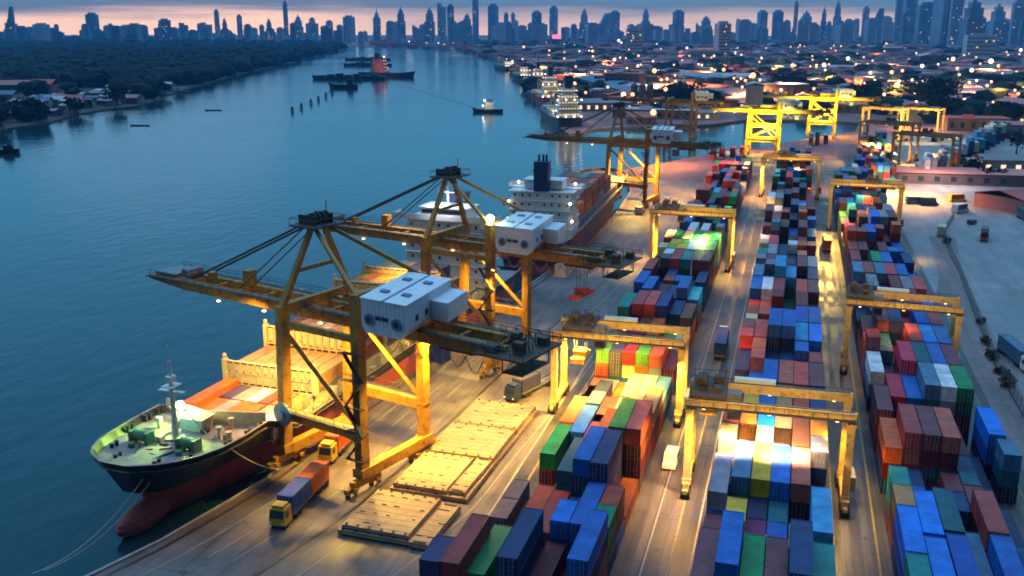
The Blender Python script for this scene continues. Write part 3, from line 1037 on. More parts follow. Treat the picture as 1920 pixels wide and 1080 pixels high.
M['rusty'] = mat('rusty_dark_steel', (0.085, 0.055, 0.03), 0.65, var=0.5, scale=1.2)
# ------------------------------------------------------------------ ship-to-shore cranes
def sts_crane(label, cx, cy, rdeg, paint, spreader=False, reel=True, boom_out=45.5, house=True, scale=1.0, apex=True):
    """x runs seaward, y along the quay towards the camera, origin between the rails"""
    root = thing('quay_crane', label, 'crane', (cx, cy, 0), R(180 - rdeg), 'ship-to-shore cranes along the quay')
    root.scale = (scale,) * 3
    P = M[paint]
    SX, LX, HY, GZ = 8.2, -8.2, 7.5, 25.0
    for (x, y, tx, tz) in ((SX, HY, 7.0, 27), (SX, -HY, 7.0, 27), (LX, HY, -8.4, 31.2), (LX, -HY, -8.4, 31.2)):
        lg = MB().beam((x, y, 2.6), (tx, y, tz), 1.35, 1.75, up=(0, 1, 0))
        lg.box((x, y, 3.2), (2.0, 2.3, 1.4))
        for z in (9.4, 18.0, 24.0):
            t = (z - 2.6) / (tz - 2.6)
            lg.box((x + (tx - x) * t, y, z), (1.55, 1.95, .28))
        for i in range(34):      # ladder on the quay side of the leg
            z = 4.0 + i * .62
            t = (z - 2.6) / (tz - 2.6)
            if z < tz - 1:
                lg.bx(x + (tx - x) * t - .3, x + (tx - x) * t + .3, y + .98, y + 1.04, z, z + .07)
        lg.build('leg', P, root)
    # sill beams and bogies
    for x in (SX, LX):
        MB().beam((x, HY, 2.9), (x, -HY, 2.9), 1.5, 1.7).beam((x, HY + 2.6, 2.0), (x, HY - 2.6, 2.0), .8, .7).beam((x, -HY + 2.6, 2.0), (x, -HY - 2.6, 2.0), .8, .7).build('sill_beam', P, root)
        for y in (HY, -HY):
            bg_ = MB()
            for k in (-2.6, 2.6):
                bg_.box((x, y + k, 1.25), (.75, 2.6, .8))
                bg_.box((x - .65, y + k, 1.2), (.6, .8, .6))
            bg_.box((x, y, 1.3), (.5, 3.0, .5))
            bo = bg_.build('bogie', P, root)
            wh = MB()
            for k in (-3.5, -1.8, 1.8, 3.5):
                wh.tube((x - .18, y + k, .47), (x + .18, y + k, .47), .42, 10)
            wh.build('wheels', M['dark'], bo)
    if paint == 'crane_bright':      # the basin cranes are densely braced
        for (x, y0_, y1_) in ((SX - .4, HY, -HY), (LX, HY, -HY)):
            for (za, zb) in ((9.6, 17), (17, 24)):
                MB().tube((x, y0_, za), (x, y1_, zb), .3, 6).tube((x, y1_, za), (x, y0_, zb), .3, 6).build('cross_brace', P, root)
            MB().beam((x, HY, 17), (x, -HY, 17), .8, .9).build('cross_beam', P, root)
        for y in (HY, -HY):
            MB().beam((SX - .5, y, 17), (LX, y, 17), .8, .9).tube((LX, y, 17), (SX - .5, y, 10), .3, 6).build('side_brace', P, root)
        MB().bx(-20, 16, -4.6, 4.6, 26.0, 26.25).bx(-14, 2, -3.6, 3.6, 26.26, 28.2).bx(4, 12, -2.6, 2.6, 26.26, 27.6).build('machinery_deck', P, root)
    # portal beams, braces
    for y in (HY, -HY):
        MB().beam((SX - .1, y, 9.2), (LX, y, 9.2), 1.2, 1.6).beam((SX - .6, y, 8.9), (SX - 3.2, y, 9.2), .9, 2.2, w2=.9, h2=1.4).beam((LX + .6, y, 8.9), (LX + 3.2, y, 9.2), .9, 2.2, w2=.9, h2=1.4).build('portal_beam', P, root)
        MB().tube((7.2, y, 23.4), (LX + .5, y, 10.2), .38, 8).build('diagonal_brace', P, root)
        MB().beam((7.0, y, 24.2), (-8.4, y, 24.2), .7, 1.0).build('upper_tie', P, root)
        ws = MB()
        ws.bx(LX, SX, y + (.62 if y > 0 else -1.4), y + (1.4 if y > 0 else -.62), 10.02, 10.1)
        for x in range(-8, 9, 2):
            ws.tube((x, y + (1.35 if y > 0 else -1.35), 10.1), (x, y + (1.35 if y > 0 else -1.35), 11.1), .04, 4)
        ws.tube((LX, y + (1.35 if y > 0 else -1.35), 11.1), (SX, y + (1.35 if y > 0 else -1.35), 11.1), .04, 4)
        ws.build('walkway', M['dark'], root)
    for x, z in ((7.0, 26.6), (-8.4, 26.9), (-8.4, 30.6)):
        MB().beam((x, HY, z), (x, -HY, z), 1.1, 1.3).build('cross_beam', P, root)
    # twin box girders and boom
    for y in (2.3, -2.3):
        gd = MB().bx(-31, 9, y - .55, y + .55, 24.0, 25.9)
        for i in range(17):
            x = -30.4 + i * 2.4
            gd.bx(x - .06, x + .06, y - .63, y + .63, 23.93, 25.97)
        gd.build('girder', P, root)
        bm = MB()
        for i in range(13):
            x = 10.2 + i * 2.4
            if x < boom_out - 8:
                bm.bx(x - .06, x + .06, y - .63, y + .63, 24.15, 25.97)
        s0, s1 = 9.1, boom_out
        vs = []
        for (x, zb) in ((s0, 24.0), (s1 - 9, 24.3), (s1, 25.1)):
            vs += [(x, y - .55, zb), (x, y + .55, zb), (x, y + .55, 25.9), (x, y - .55, 25.9)]
        fs = [(0, 3, 2, 1), (8, 9, 10, 11)]
        for k in (0, 4):
            fs += [(k + 0, k + 1, k + 5, k + 4), (k + 1, k + 2, k + 6, k + 5), (k + 2, k + 3, k + 7, k + 6), (k + 3, k + 0, k + 4, k + 7)]
        bm.add(vs, fs)
        bm.build('boom', P, root)
    for x in (-29, -22, -15, -4, 3, 12, 18, 24, 30, 36, 42):
        if x < boom_out - 1:
            MB().bx(x - .3, x + .3, -1.74, 1.74, 24.5, 25.6).build('tie_beam', P, root)
    rl = MB()
    for y in (3.3, -3.3):
        rl.bx(-30, boom_out - 1, y - .45, y + .45, 25.92, 26.0)
        yy = y + (.42 if y > 0 else -.42)
        for x in range(-30, int(boom_out), 2):
            rl.tube((x, yy, 26), (x, yy, 27.05), .04, 4)
        for z in (26.55, 27.05):
            rl.tube((-30, yy, z), (boom_out - 1, yy, z), .045, 4)
    rl.build('boom_walkway', M['dark'], root)
    MB().bx(boom_out - 6.5, boom_out - 1.5, -2.5, 2.5, 26.05, 26.5).bx(boom_out, boom_out + 2.2, -2.0, 2.0, 24.9, 25.2).tube((boom_out - 8.5, -1.8, 26.9), (boom_out - 8.5, 1.8, 26.9), .8, 10).build('boom_tip_platform', M['steel'], root)
    MB().bx(23.2, 24.8, -2.2, -0.6, 25.95, 28.6).bx(31.2, 32.2, -.6, .6, 25.95, 27.5).build('boom_hut', P, root)
    # A-frame
    if apex:
        for y in (HY, -HY):
            MB().beam((7.0, y, 26.8), (6.0, y * .16, 38.6), .85, .95, up=(1, 0, 0), w2=.7, h2=.75).build('tower_leg', P, root)
            MB().beam((-8.4, y, 30.9), (5.7, y * .16, 38.6), .6, .65, w2=.5, h2=.5).build('back_stay', P, root)
        MB().beam((6.6, 4.6, 32), (6.6, -4.6, 32), .5, .6).build('tower_tie', P, root)
        ap_ = MB().bx(3.2, 8.6, -3.6, 3.6, 38.6, 38.85)
        for y in (-3.5, 3.5):
            ap_.tube((3.2, y, 39.9), (8.6, y, 39.9), .05, 4)
        for x in (3.3, 8.5):
            ap_.tube((x, -3.5, 39.9), (x, 3.5, 39.9), .05, 4)
            for y in (-3.5, -1.2, 1.2, 3.5):
                ap_.tube((x, y, 38.8), (x, y, 39.9), .05, 4)
        ap_.build('apex_platform', M['dark'], root)
        sv = MB()
        for y in (-1.4, -.5, .5, 1.4):
            sv.tube((5.6, y - .12, 39.8), (5.6, y + .12, 39.8), .95, 12)
            sv.tube((7.2, y - .12, 39.5), (7.2, y + .12, 39.5), .7, 12)
        sv.bx(4.4, 8.2, -1.9, -1.65, 38.85, 40.3).bx(4.4, 8.2, 1.65, 1.9, 38.85, 40.3).tube((4, 0, 38.8), (4, 0, 42.6), .08, 5)
        sv.build('apex_sheaves', M['dark'], root)
        st = MB()
        for y in (1.6, -1.6):
            st.beam((6.6, y * .8, 39.2), (boom_out - 10.5, y, 26.2), .2, .34)
            st.beam((6.6, y * .8, 39.0), (23.0, y, 26.2), .12, .2)
        st.build('fore_stay', P if paint != 'crane' else M['cable'], root)
    # machinery house
    if house:
        h = MB()
        x0, x1, y0, y1, z0, z1 = -18.6, -10.4, -6.6, 8.8, 26.2, 31.2

        def sk(mb):          # house plan sheared into a parallelogram, depth slanted to fit the camera view
            mb.v = [(x + .24 * (y1 - y), y, z) for x, y, z in mb.v]
            return mb
        prof = [(x0 + 1.0, z0), (x1 - .6, z0), (x1, z0 + 1.0), (x1, z1), (x0, z1), (x0, z0 + 1.3)]
        n_ = len(prof)
        vs = [(x, y1 - .0, z) for x, z in prof] + [(x, y0, z) for x, z in prof]
        h.add(vs, [tuple(range(n_)), tuple(range(2 * n_ - 1, n_ - 1, -1))] + [(i, n_ + i, n_ + (i + 1) % n_, (i + 1) % n_) for i in range(n_)])
        h.bx(x0 - 3.2, x0 - .02, y0 + .2, y0 + 7.5, z0 + .9, z1 - 1.2)
        for i in range(11):          # cladding ribs on the near and land faces
            x = x0 + .5 + i * .73
            h.bx(x, x + .06, y1, y1 + .05, z0 + 1.3, z1 - .1)
        ho = sk(h).build('machinery_house', M['house'], root)
        rf = MB().bx(x0 - .15, (x0 + x1) / 2 - .3, y0 - .15, y1 + .15, z1 + .01, z1 + .16).bx((x0 + x1) / 2 + .3, x1 + .15, y0 - .15, y1 + .15, z1 + .01, z1 + .16)
        sk(rf).build('roof', M['house_roof'], ho)
        sk(MB().bx((x0 + x1) / 2 - .28, (x0 + x1) / 2 + .28, y0, y1, z1 + .005, z1 + .12)).build('roof_gutter', M['blue_trim'], ho)
        for xx in (x0 + 2.1, x1 - 2.1):
            for yy in (-2.4, 4.8):
                sk(MB().bx(xx - .7, xx + .7, yy - .55, yy + .55, z1 + .165, z1 + .42)).build('roof_hatch', M['blue_trim'], ho)
        for xx in (x0 + 1.7, x1 - 1.5):
            f_ = MB().tube((xx, y1 + .06, 28.3), (xx, y1 + .3, 28.3), .85, 16)
            fo = sk(f_).build('fan', M['blue_trim'], ho)
            sk(MB().tube((xx, y1 + .3, 28.3), (xx, y1 + .36, 28.3), .5, 12)).build('fan_grille', M['dark'], fo)
        sk(MB().bx(x0 + 3.2, x0 + 4.4, y1 + .055, y1 + .1, 28.4, 29.0).bx(x0 + 4.55, x0 + 5.6, y1 + .055, y1 + .1, 28.4, 29.0)).build('name_panel', M['navy'], ho)
        for yy in (-1.0, 2.2, 5.4):
            sk(MB().bx(x0 - .06, x0 + .01, yy - .45, yy + .45, 28.2, 29.1)).build('window', M['glass'], ho)
    # rear machinery platform, trolley, cab
    rp = MB().bx(-35.5, -27.5, -5.2, 5.2, 24.9, 25.15)
    rq = random.Random(int(cy))
    for (a, c_, d) in ((-34.5, -3.6, 1.2), (-33.8, 1.6, 1.7), (-30.6, -2.6, 1.5), (-30.2, 2.8, 1.0), (-32.2, -.6, .8)):
        rp.bx(a, a + 1.4, c_, c_ + 1.3, 25.16, 25.16 + d)
    for i in range(16):
        x, y = rq.uniform(-35.2, -27.8), rq.uniform(-4.9, 4.9)
        k_ = rq.uniform(.8, 2.8)
        rp.beam((x, y, 25.1 + rq.uniform(-1.6, 1.5)), (x + k_, y + rq.uniform(-1, 1), 25.1 + rq.uniform(-.6, 1.9)), .14, .14)
        rp.tube((x, y, 23.2), (x, y, 27), .06, 4)
    for y in (-5.1, 5.1):
        for z in (25.9, 26.4):
            rp.tube((-35.5, y, z), (-27.5, y, z), .06, 4)
        for x in (-35.4, -33.4, -31.4, -29.4, -27.6):
            rp.tube((x, y, 25.1), (x, y, 26.4), .06, 4)
    rp.bx(-34.4, -31.0, -3.6, 3.6, 22.4, 22.5)
    for (x, y) in ((-34.3, -3.5), (-34.3, 3.5), (-31.1, -3.5), (-31.1, 3.5)):
        rp.tube((x, y, 22.4), (x, y, 25), .11, 5)
    rp.build('rear_platform', M['rusty'], root)
    tx = -22.0 if not spreader else -25.0
    tr = MB().bx(tx - 3, tx + 3, -1.7, 1.7, 23.2, 23.9)
    for y in (-1.9, 1.9):
        tr.bx(tx - 3, tx + 3, y - .15, y + .15, 23.3, 24.3)
    tro = tr.build('trolley', M['dark'], root)
    MB().bx(tx + 3.2, tx + 5.6, -1.1, 1.1, 20.6, 23.0).build('operator_cab', M['blue_trim'] if not spreader else M['house'], root)
    if spreader:
        sp = MB().bx(tx - 1.0, tx + 1.0, -3.1, 3.1, 17.2, 17.9).bx(tx - 1.2, tx + 1.2, -.9, .9, 17.95, 18.8)
        for y in (-3.0, 3.0):
            sp.bx(tx - 1.2, tx + 1.2, y - .2, y + .2, 17.0, 17.95)
        so_ = sp.build('spreader', M['red'], root)
        rp_ = MB()
        for (x, y) in ((-.8, -.7), (.8, -.7), (-.8, .7), (.8, .7)):
            rp_.tube((tx + x, y, 18.8), (tx + x, y, 23.2), .06, 4)
        rp_.build('hoist_rope', M['cable'], so_)
    fs_ = MB()
    for i in range(6):
        xa = -10 - i * 3.0
        pts = [(xa - 3.0 * t / 6, 3.6, 23.8 - (1.9 + .5 * (i % 2)) * math.sin(math.pi * t / 6)) for t in range(7)]
        fs_.path(pts, .09, 4)
    fs_.build('festoon_cable', M['rope'], root)
    # stairs zig-zagging up the near land leg
    stx = MB()
    for i in range(5):
        z = 5.5 + i * 4.2
        stx.bx(LX - 1.9, LX + 1.9, HY + .95, HY + 1.75, z, z + .1)
        a, c_ = ((LX - 1.6, LX + 1.6) if i % 2 else (LX + 1.6, LX - 1.6))
        if i < 4:
            stx.beam((a, HY + 1.35, z + .1), (c_, HY + 1.35, z + 4.2), .7, .12)
        stx.tube((LX - 1.9, HY + 1.75, z + 1.1), (LX + 1.9, HY + 1.75, z + 1.1), .05, 4)
    stx.build('stair', M['dark'], root)
    if reel:
        rr = MB().tube((SX - 1.2, HY + 1.05, 9.6), (SX - 1.2, HY + 1.5, 9.6), 1.85, 22).tube((SX - 1.2, HY + 1.5, 9.6), (SX - 1.2, HY + 1.75, 9.6), .6, 12)
        rr.build('cable_reel', M['blue_trim'], root)
    lm = MB()
    for x in (3.5, 16.0, 27.0):
        for y in (3.1, -3.1):
            lm.bx(x - .25, x + .25, y - .2, y + .2, 23.6, 23.8)
    for y in (HY, -HY):
        lm.bx(LX - .3, LX + .3, y - .5, y + .5, 22.4, 22.7)
    lm.build('floodlight', M['lamp_warm'], root)
    return root


CR1 = (-65.2, 133.3, 17.0)
CR2 = (-62.8, 188.3, 14.0)
CR3 = (-62.0, 385.5, 9.5)
c1 = sts_crane('weathered yellow quay crane nearest the camera, its boom reaching over the lit bow deck', *CR1, 'crane')
c2 = sts_crane('quay crane with a red spreader hanging, standing behind the nearest quay crane', *CR2, 'crane', spreader=True)
c3 = sts_crane('rusty quay crane alone at the far end of the quay beside the second ship', *CR3, 'crane')
# green-white beacon lamp on the land leg head of the second crane
bl = MB().ball((-8.4, 7.5, 32.3), .75, seg=10, ring=6)
bl.tube((-8.4, 7.5, 31.2), (-8.4, 7.5, 31.9), .12, 6)
bl.build('beacon_lamp', M['lamp_green'], c2)


def crane_pt(cr, x, y, z):
    a = R(180 - cr[2])
    return (cr[0] + x * math.cos(a) - y * math.sin(a), cr[1] + x * math.sin(a) + y * math.cos(a), z)


# two bright yellow cranes on the basin and another quay crane behind the third
g1 = at(1428, 292)
sts_crane('bright yellow basin crane standing left of its twin, white cabin on top', g1.x, g1.y, 4.0, 'crane_bright', boom_out=36, reel=False, apex=False)
g2 = at(1538, 256)
sts_crane('bright yellow basin crane standing right of its twin, in front of dark trees', g2.x, g2.y, 4.0, 'crane_bright', boom_out=38, reel=False, apex=False)
g4 = at(1262, 268)
sts_crane('distant quay crane with pale blue cabin behind the rusty quay crane', g4.x + 3, g4.y + 10, 6.0, 'crane', reel=False, apex=False)


# ------------------------------------------------------------------ rubber-tyred gantries
def gantry(label, cx, cy, rz=0.0, span=23.2, ht=17.6, trol=-8.2, spread=None, lamps=True, paint='rtg', wb=4.1):
    root = thing('yard_gantry', label, 'gantry crane', (cx, cy, 0), rz, 'gantry cranes straddling the container rows')
    P = M[paint]
    hx = span / 2 - .6
    for x in (-hx, hx):
        for y in (-wb, wb):
            MB().beam((x, y, 2.0), (x, y, ht - 1.3), 1.05, .95, up=(0, 1, 0)).box((x, y, 2.2), (1.3, 1.3, .9)).box((x, y, ht - 1.7), (1.35, 1.2, .5)).build('leg', P, root)
        MB().beam((x, -wb - 1.4, 1.75), (x, wb + 1.4, 1.75), .9, .9).build('sill_beam', P, root)
        MB().beam((x, -wb + .5, ht - 2.6), (x, wb - .5, ht - 2.6), .5, .55).build('end_tie', P, root)
        bo = MB()
        wh = MB()
        for y in (-wb - .7, wb + .7):
            bo.box((x, y, 1.1), (.7, 2.9, .6))
            for k in (-.85, .85):
                for d in (-.48, .48):
                    wh.tube((x + d - .2, y + k, .78), (x + d + .2, y + k, .78), .75, 14)
        bo.box((x, 0, 1.28), (.4, 2 * wb - 1.2, .22))
        b_ = bo.build('bogie', P, root)
        wh.build('wheels', M['tyre'], b_)
    for y in (-wb, wb):
        gd = MB().bx(-span / 2, span / 2, y - .5, y + .5, ht - 1.3, ht)
        for i in range(11):
            x = -span / 2 + .8 + i * (span - 1.6) / 10
            gd.bx(x - .05, x + .05, y - .56, y + .56, ht - 1.36, ht - .97)
        gd.build('girder', P, root)
    rl = MB()
    for y in (-wb - .95, wb + .95):
        rl.bx(-span / 2, span / 2, y - .4, y + .4, ht - .95, ht - .88)
        yy = y + (-.38 if y < 0 else .38)
        for i in range(13):
            x = -span / 2 + i * span / 12
            rl.tube((x, yy, ht - .9), (x, yy, ht + .2), .04, 4)
        rl.tube((-span / 2, yy, ht + .2), (span / 2, yy, ht + .2), .05, 4)
    for y in (-wb, wb):
        rl.bx(-span / 2 + .3, span / 2 - .3, y - .07, y + .07, ht + .003, ht + .12)
    rl.build('walkway', M['dark'], root)
    t = MB().bx(trol - 2.6, trol + 2.6, -wb - .4, wb + .4, ht + .22, ht + .7)
    t.bx(trol - 1.6, trol - .4, -1.5, 1.0, ht + .71, ht + 1.6).bx(trol + .6, trol + 1.7, -2.4, -.9, ht + .71, ht + 1.4).bx(trol + .5, trol + 1.8, .9, 2.4, ht + .71, ht + 1.9)
    rg = random.Random(int(cx * 3 + cy))
    for i in range(9):
        x, y = trol + rg.uniform(-2.3, 2.3), rg.uniform(-wb, wb)
        t.tube((x, y, ht + .7), (x + rg.uniform(-.5, .5), y + rg.uniform(-1, 1), ht + rg.uniform(1.2, 2.6)), .09, 5)
    for y in (-wb, wb):
        for x in (trol - 2.6, trol + 2.6):
            t.tube((x, y, ht + .7), (x, y, ht + 1.8), .05, 4)
        t.tube((trol - 2.6, y, ht + 1.8), (trol + 2.6, y, ht + 1.8), .05, 4)
    t.tube((trol - 1.2, -1.5, ht + 1.6), (trol - 1.2, 1.5, ht + 1.6), .85, 12)
    to = t.build('trolley', M['rusty'], root)
    cb = MB().bx(trol + 2.7, trol + 4.6, -1.2, .9, ht - 3.9, ht - 1.45).bx(trol + 2.7, trol + 4.6, -1.2, .9, ht - 1.44, ht + .2)
    cbo = cb.build('operator_cab', M['steel'], root)
    MB().bx(trol + 2.8, trol + 4.5, -1.26, -1.2, ht - 3.5, ht - 2.0).build('window', M['glass'], cbo)
    MB().bx(trol + 3.4, trol + 9.6, wb + .55, wb + 1.9, ht - .82, ht + .5).build('electrical_cabinet', M['white'], root)
    MB().bx(hx + .55, hx + 1.5, -2.2, 2.2, 2.3, 4.6).build('generator_housing', M['steel'], root)
    if spread is not None:
        z = spread
        s_ = MB().bx(trol - 1.1, trol + 1.1, -3.0, 3.0, z, z + .55).bx(trol - 1.2, trol + 1.2, -1.3, 1.3, z + .56, z + 1.5)
        for y in (-2.95, 2.95):
            s_.bx(trol - 1.22, trol + 1.22, y - .22, y + .22, z - .35, z + .6)
        so_ = s_.build('spreader', M['crane_bright'], root)
        rp = MB()
        for (x, y) in ((-.9, -1), (.9, -1), (-.9, 1), (.9, 1)):
            rp.tube((trol + x, y, z + 1.5), (trol + x * 1.4, y, ht + .2), .05, 4)
        rp.build('hoist_rope', M['cable'], so_)
    if lamps:
        lm = MB()
        for x in (-hx + 2, 0, hx - 2):
            for y in (-wb, wb):
                lm.bx(x - .22, x + .22, y - .16, y + .16, ht - 1.5, ht - 1.32)
        lm.build('floodlight', M['lamp_warm'], root)
    return root


gantry('yellow gantry over bright floodlit containers in the middle block, nearest of all gantries', -0.9, 141.0, R(1.5), 24.0, 15.4, -8.8, spread=13.0)
gantry('pale yellow gantry over the right block beside the access road', 23.3, 204.0, R(-3.0), 21.6, 15.6, -8.4)
gantry('strongly lit yellow gantry over the left block, behind the stacked hatch covers', -28.0, 167.5, R(0.5), 24.0, 15.6, -7.4, spread=9.5)
gantry('yellow gantry standing over green lit containers in the left block', -27.5, 286.5, R(-2), 24.0, 17.0, -7.0)
gantry('yellow gantry over the far part of the right block by parked vehicles', 25.0, 357.5, R(-2), 24.2, 17.0, 2.0)
gantry('small looking gantry over the far part of the middle block before the yellow cranes', -1.0, 424.0, R(-2), 24.0, 17.0, -2.0)
for k, (px, py, sc, lb) in enumerate(((1655, 262, 'rtg', 'slim golden gantry left of its neighbour over the far inland stacks'), (1722, 262, 'rtg', 'slim golden gantry right of its neighbour over the far inland stacks'), (1662, 300, 'crane', 'rust orange gantry over brick coloured stacks, beside pale containers'), (1730, 330, 'crane', 'rust orange gantry straddling the pale container row by the road'))):
    g = at(px, py)
    gantry(lb, g.x, g.y, R(-30), 27 if k < 2 else 30, 20.5, 0, None, True, sc)

# ------------------------------------------------------------------ hatch cover piles on the quay
def hatch_pile(n, label, x0, x1, y0, y1, z, rz, marks, label_grp='steel hatch covers piled on the quay'):
    h = z[1] - z[0]
    cx, cy = (x0 + x1) / 2, (y0 + y1) / 2
    m = MB()
    W, L = (x1 - x0), (y1 - y0)
    m.bx(-W / 2, W / 2, -L / 2, L / 2, 0.12, h)
    m.bx(-W / 2 - .12, W / 2 + .12, -L / 2 - .12, L / 2 + .12, h * .35, h * .5)
    nx = max(2, int(W / 1.6))
    for i in range(nx + 1):
        x = -W / 2 + .1 + i * (W - .2) / nx
        m.bx(x - .07, x + .07, -L / 2 - .1, -L / 2, .15, h - .05)
        m.bx(x - .07, x + .07, L / 2, L / 2 + .1, .15, h - .05)
    for s in (-1, 1):
        ny = max(2, int(L / 1.6))
        for i in range(ny + 1):
            y = -L / 2 + .1 + i * (L - .2) / ny
            m.bx(min(s * W / 2, s * (W / 2 + .1)), max(s * W / 2, s * (W / 2 + .1)), y - .07, y + .07, .15, h - .05)
    for i in range(int(L / 1.5)):      # plate ribs across the lid
        y = -L / 2 + .7 + i * 1.5
        m.bx(-W / 2 + .1, W / 2 - .1, y - .035, y + .035, h - .004, h + .035)
    st = MB()
    r2 = random.Random(n * 7 + 3)
    for i in range(marks):
        for j in range(2 + marks // 2):
            x = -W / 2 + W * (i + .5) / marks
            y = -L / 2 + L * (j + .5) / (2 + marks // 2)
            if r2.random() < .6:
                k_ = r2.uniform(.2, .5)
                st.bx(x - k_, x + k_, y - .08, y + .08, h + .002, h + .09)
    for y in (-L / 2 + .3, L / 2 - .3):
        for i in range(6):
            x = -W / 2 + .5 + i * (W - 1) / 5
            st.bx(x - .16, x + .16, y - .16, y + .16, h + .003, h + .12)
    m.add(st.v, st.f, 1)
    o = m.build('hatch_cover', [M['hatch'], M['dark']], None, (cx, cy, z[0]), rz + R(r2.uniform(-.7, .7)))
    tag(o, label, 'hatch cover', label_grp)
    return o


HR = R(-2.0)
for n, (lb, a) in enumerate((('brightest lit hatch cover atop the long pile, front end beside the crane leg', (-54.8, -46.3, 124.6, 136.6, (.85, 1.5))),
                             ('narrow hatch cover strip along the right side of the brightest cover', (-45.8, -43.4, 124.8, 136.8, (.85, 1.42))),
                             ('wide base hatch cover under the brightest cover of the long pile', (-55.2, -42.9, 124.2, 137.0, (0.06, .8))),
                             ('pinkish tan hatch cover in the middle of the long pile', (-54.4, -43.0, 137.6, 149.6, (.68, 1.42))),
                             ('base hatch cover under the pinkish tan one in the long pile', (-54.8, -42.5, 137.5, 149.9, (0.06, 0.62))),
                             ('tan hatch cover at the far end of the long pile', (-53.9, -42.6, 150.4, 161.4, (.68, 1.34))),
                             ('base hatch cover under the tan one at the far end', (-54.3, -42.1, 150.2, 161.7, (0.06, 0.62))),
                             ('tan hatch cover atop the short nearest pile by the red containers', (-56.6, -46.6, 110.6, 122.0, (.9, 1.5))),
                             ('narrow lower hatch cover along the right of the short nearest pile', (-46.0, -43.4, 109.6, 121.4, (0.08, 1.05))),
                             ('dark sided base hatch cover of the short nearest pile', (-57.0, -46.2, 110.2, 122.3, (0.06, .85))))):
    hatch_pile(n, lb, *a, HR, 5 if n in (0, 7) else 3)


# ------------------------------------------------------------------ ships
def hull(root, L, B, zdeck, zfc, fc_len, boot=4.2, bulb=True, deckm='deck', sheer=1.2, top='hull_black'):
    """x from the stem (0) aft (+L), y athwart, z from the water; forecastle raised over fc_len"""
    st = [(-4.2, .20, .0), (-2.0, .56, .0), (0.0, .72, .03), (3.0, .86, .07), (7.0, .95, .15), (12.0, 1.0, .26), (18, 1.0, .40), (26, 1.0, .60), (36, 1.0, .80), (48, 1.0, .95), (L * .8, 1.0, 1.0), (L - 8, .97, .92), (L - 1, .90, .70), (L, .88, .6)]
    zl = [-3.0, 0.0, boot, boot + (zdeck - boot) * .55, None]
    rings = []
    for (s, bd, bw) in st:
        zt = (zfc + max(0, (8 - s)) * .07) if s < fc_len else zdeck
        pts = []
        for k, z in enumerate((-3.0, 0.0, boot, boot + (zdeck - boot) * .5, zt)):
            f = (0.0, 0.0, .28, .62, 1.0)[k]
            bb = (bw * .93 if k == 0 else bw * (1 - f) + bd * f) * B / 2
            sx = s
            if s < 4:            # raked stem
                rake = (4.4, 4.2, 3.4, 1.7, 0)[k]
                sx = s + rake * (1 - max(s, -4.2) / 8.0) * (1 if s > -3 else 1.0)
            pts.append((sx, max(bb, .05), z))
        rings.append(pts)
    vs, fs, ms = [], [], []
    n = len(rings[0])
    for rg in rings:
        vs += [(x, y, z) for x, y, z in rg] + [(x, -y, z) for x, y, z in rg]
    for i in range(len(rings) - 1):
        a, b = i * 2 * n, (i + 1) * 2 * n
        for k in range(n - 1):
            fs.append((a + k, b + k, b + k + 1, a + k + 1))
            fs.append((a + n + k, a + n + k + 1, b + n + k + 1, b + n + k))
            ms += [0 if k < 2 else 1] * 2
    for k in range(n - 1):
        fs.append((k, k + 1, n + k + 1, n + k))
        ms.append(0 if k < 2 else 1)
        e_ = (len(rings) - 1) * 2 * n
        fs.append((e_ + k, e_ + n + k, e_ + n + k + 1, e_ + k + 1))
        ms.append(0 if k < 2 else 1)
    m = MB()
    m.v, m.f, m.m = vs, fs, ms
    if bulb:
        m.ball((1.0, 0, 1.6), 1.0, 0, 16, 10, (5.9, 1.75, 2.3))
    ho = m.build('hull', [M['boot_red'], M[top]], root)
    dv, df = [], []
    for i, rg in enumerate(rings):
        x, y, z = rg[-1]
        s = st[i][0]
        zd = z - (1.1 if s < fc_len else .9)
        dv += [(x + .05, y - .06, zd), (x + .05, -y + .06, zd)]
    for i in range(len(rings) - 1):
        df.append((2 * i, 2 * i + 1, 2 * i + 3, 2 * i + 2))
    MB().add(dv, df).build('deck', M[deckm], root)
    # bulwark cap rail
    cap = MB()
    for i in range(len(rings) - 1):
        for s in (1, -1):
            a, b = rings[i][-1], rings[i + 1][-1]
            cap.beam((a[0], s * a[1], a[2]), (b[0], s * b[1], b[2]), .32, .12)
    cap.build('bulwark_rail', M['deck'], root)
    return rings


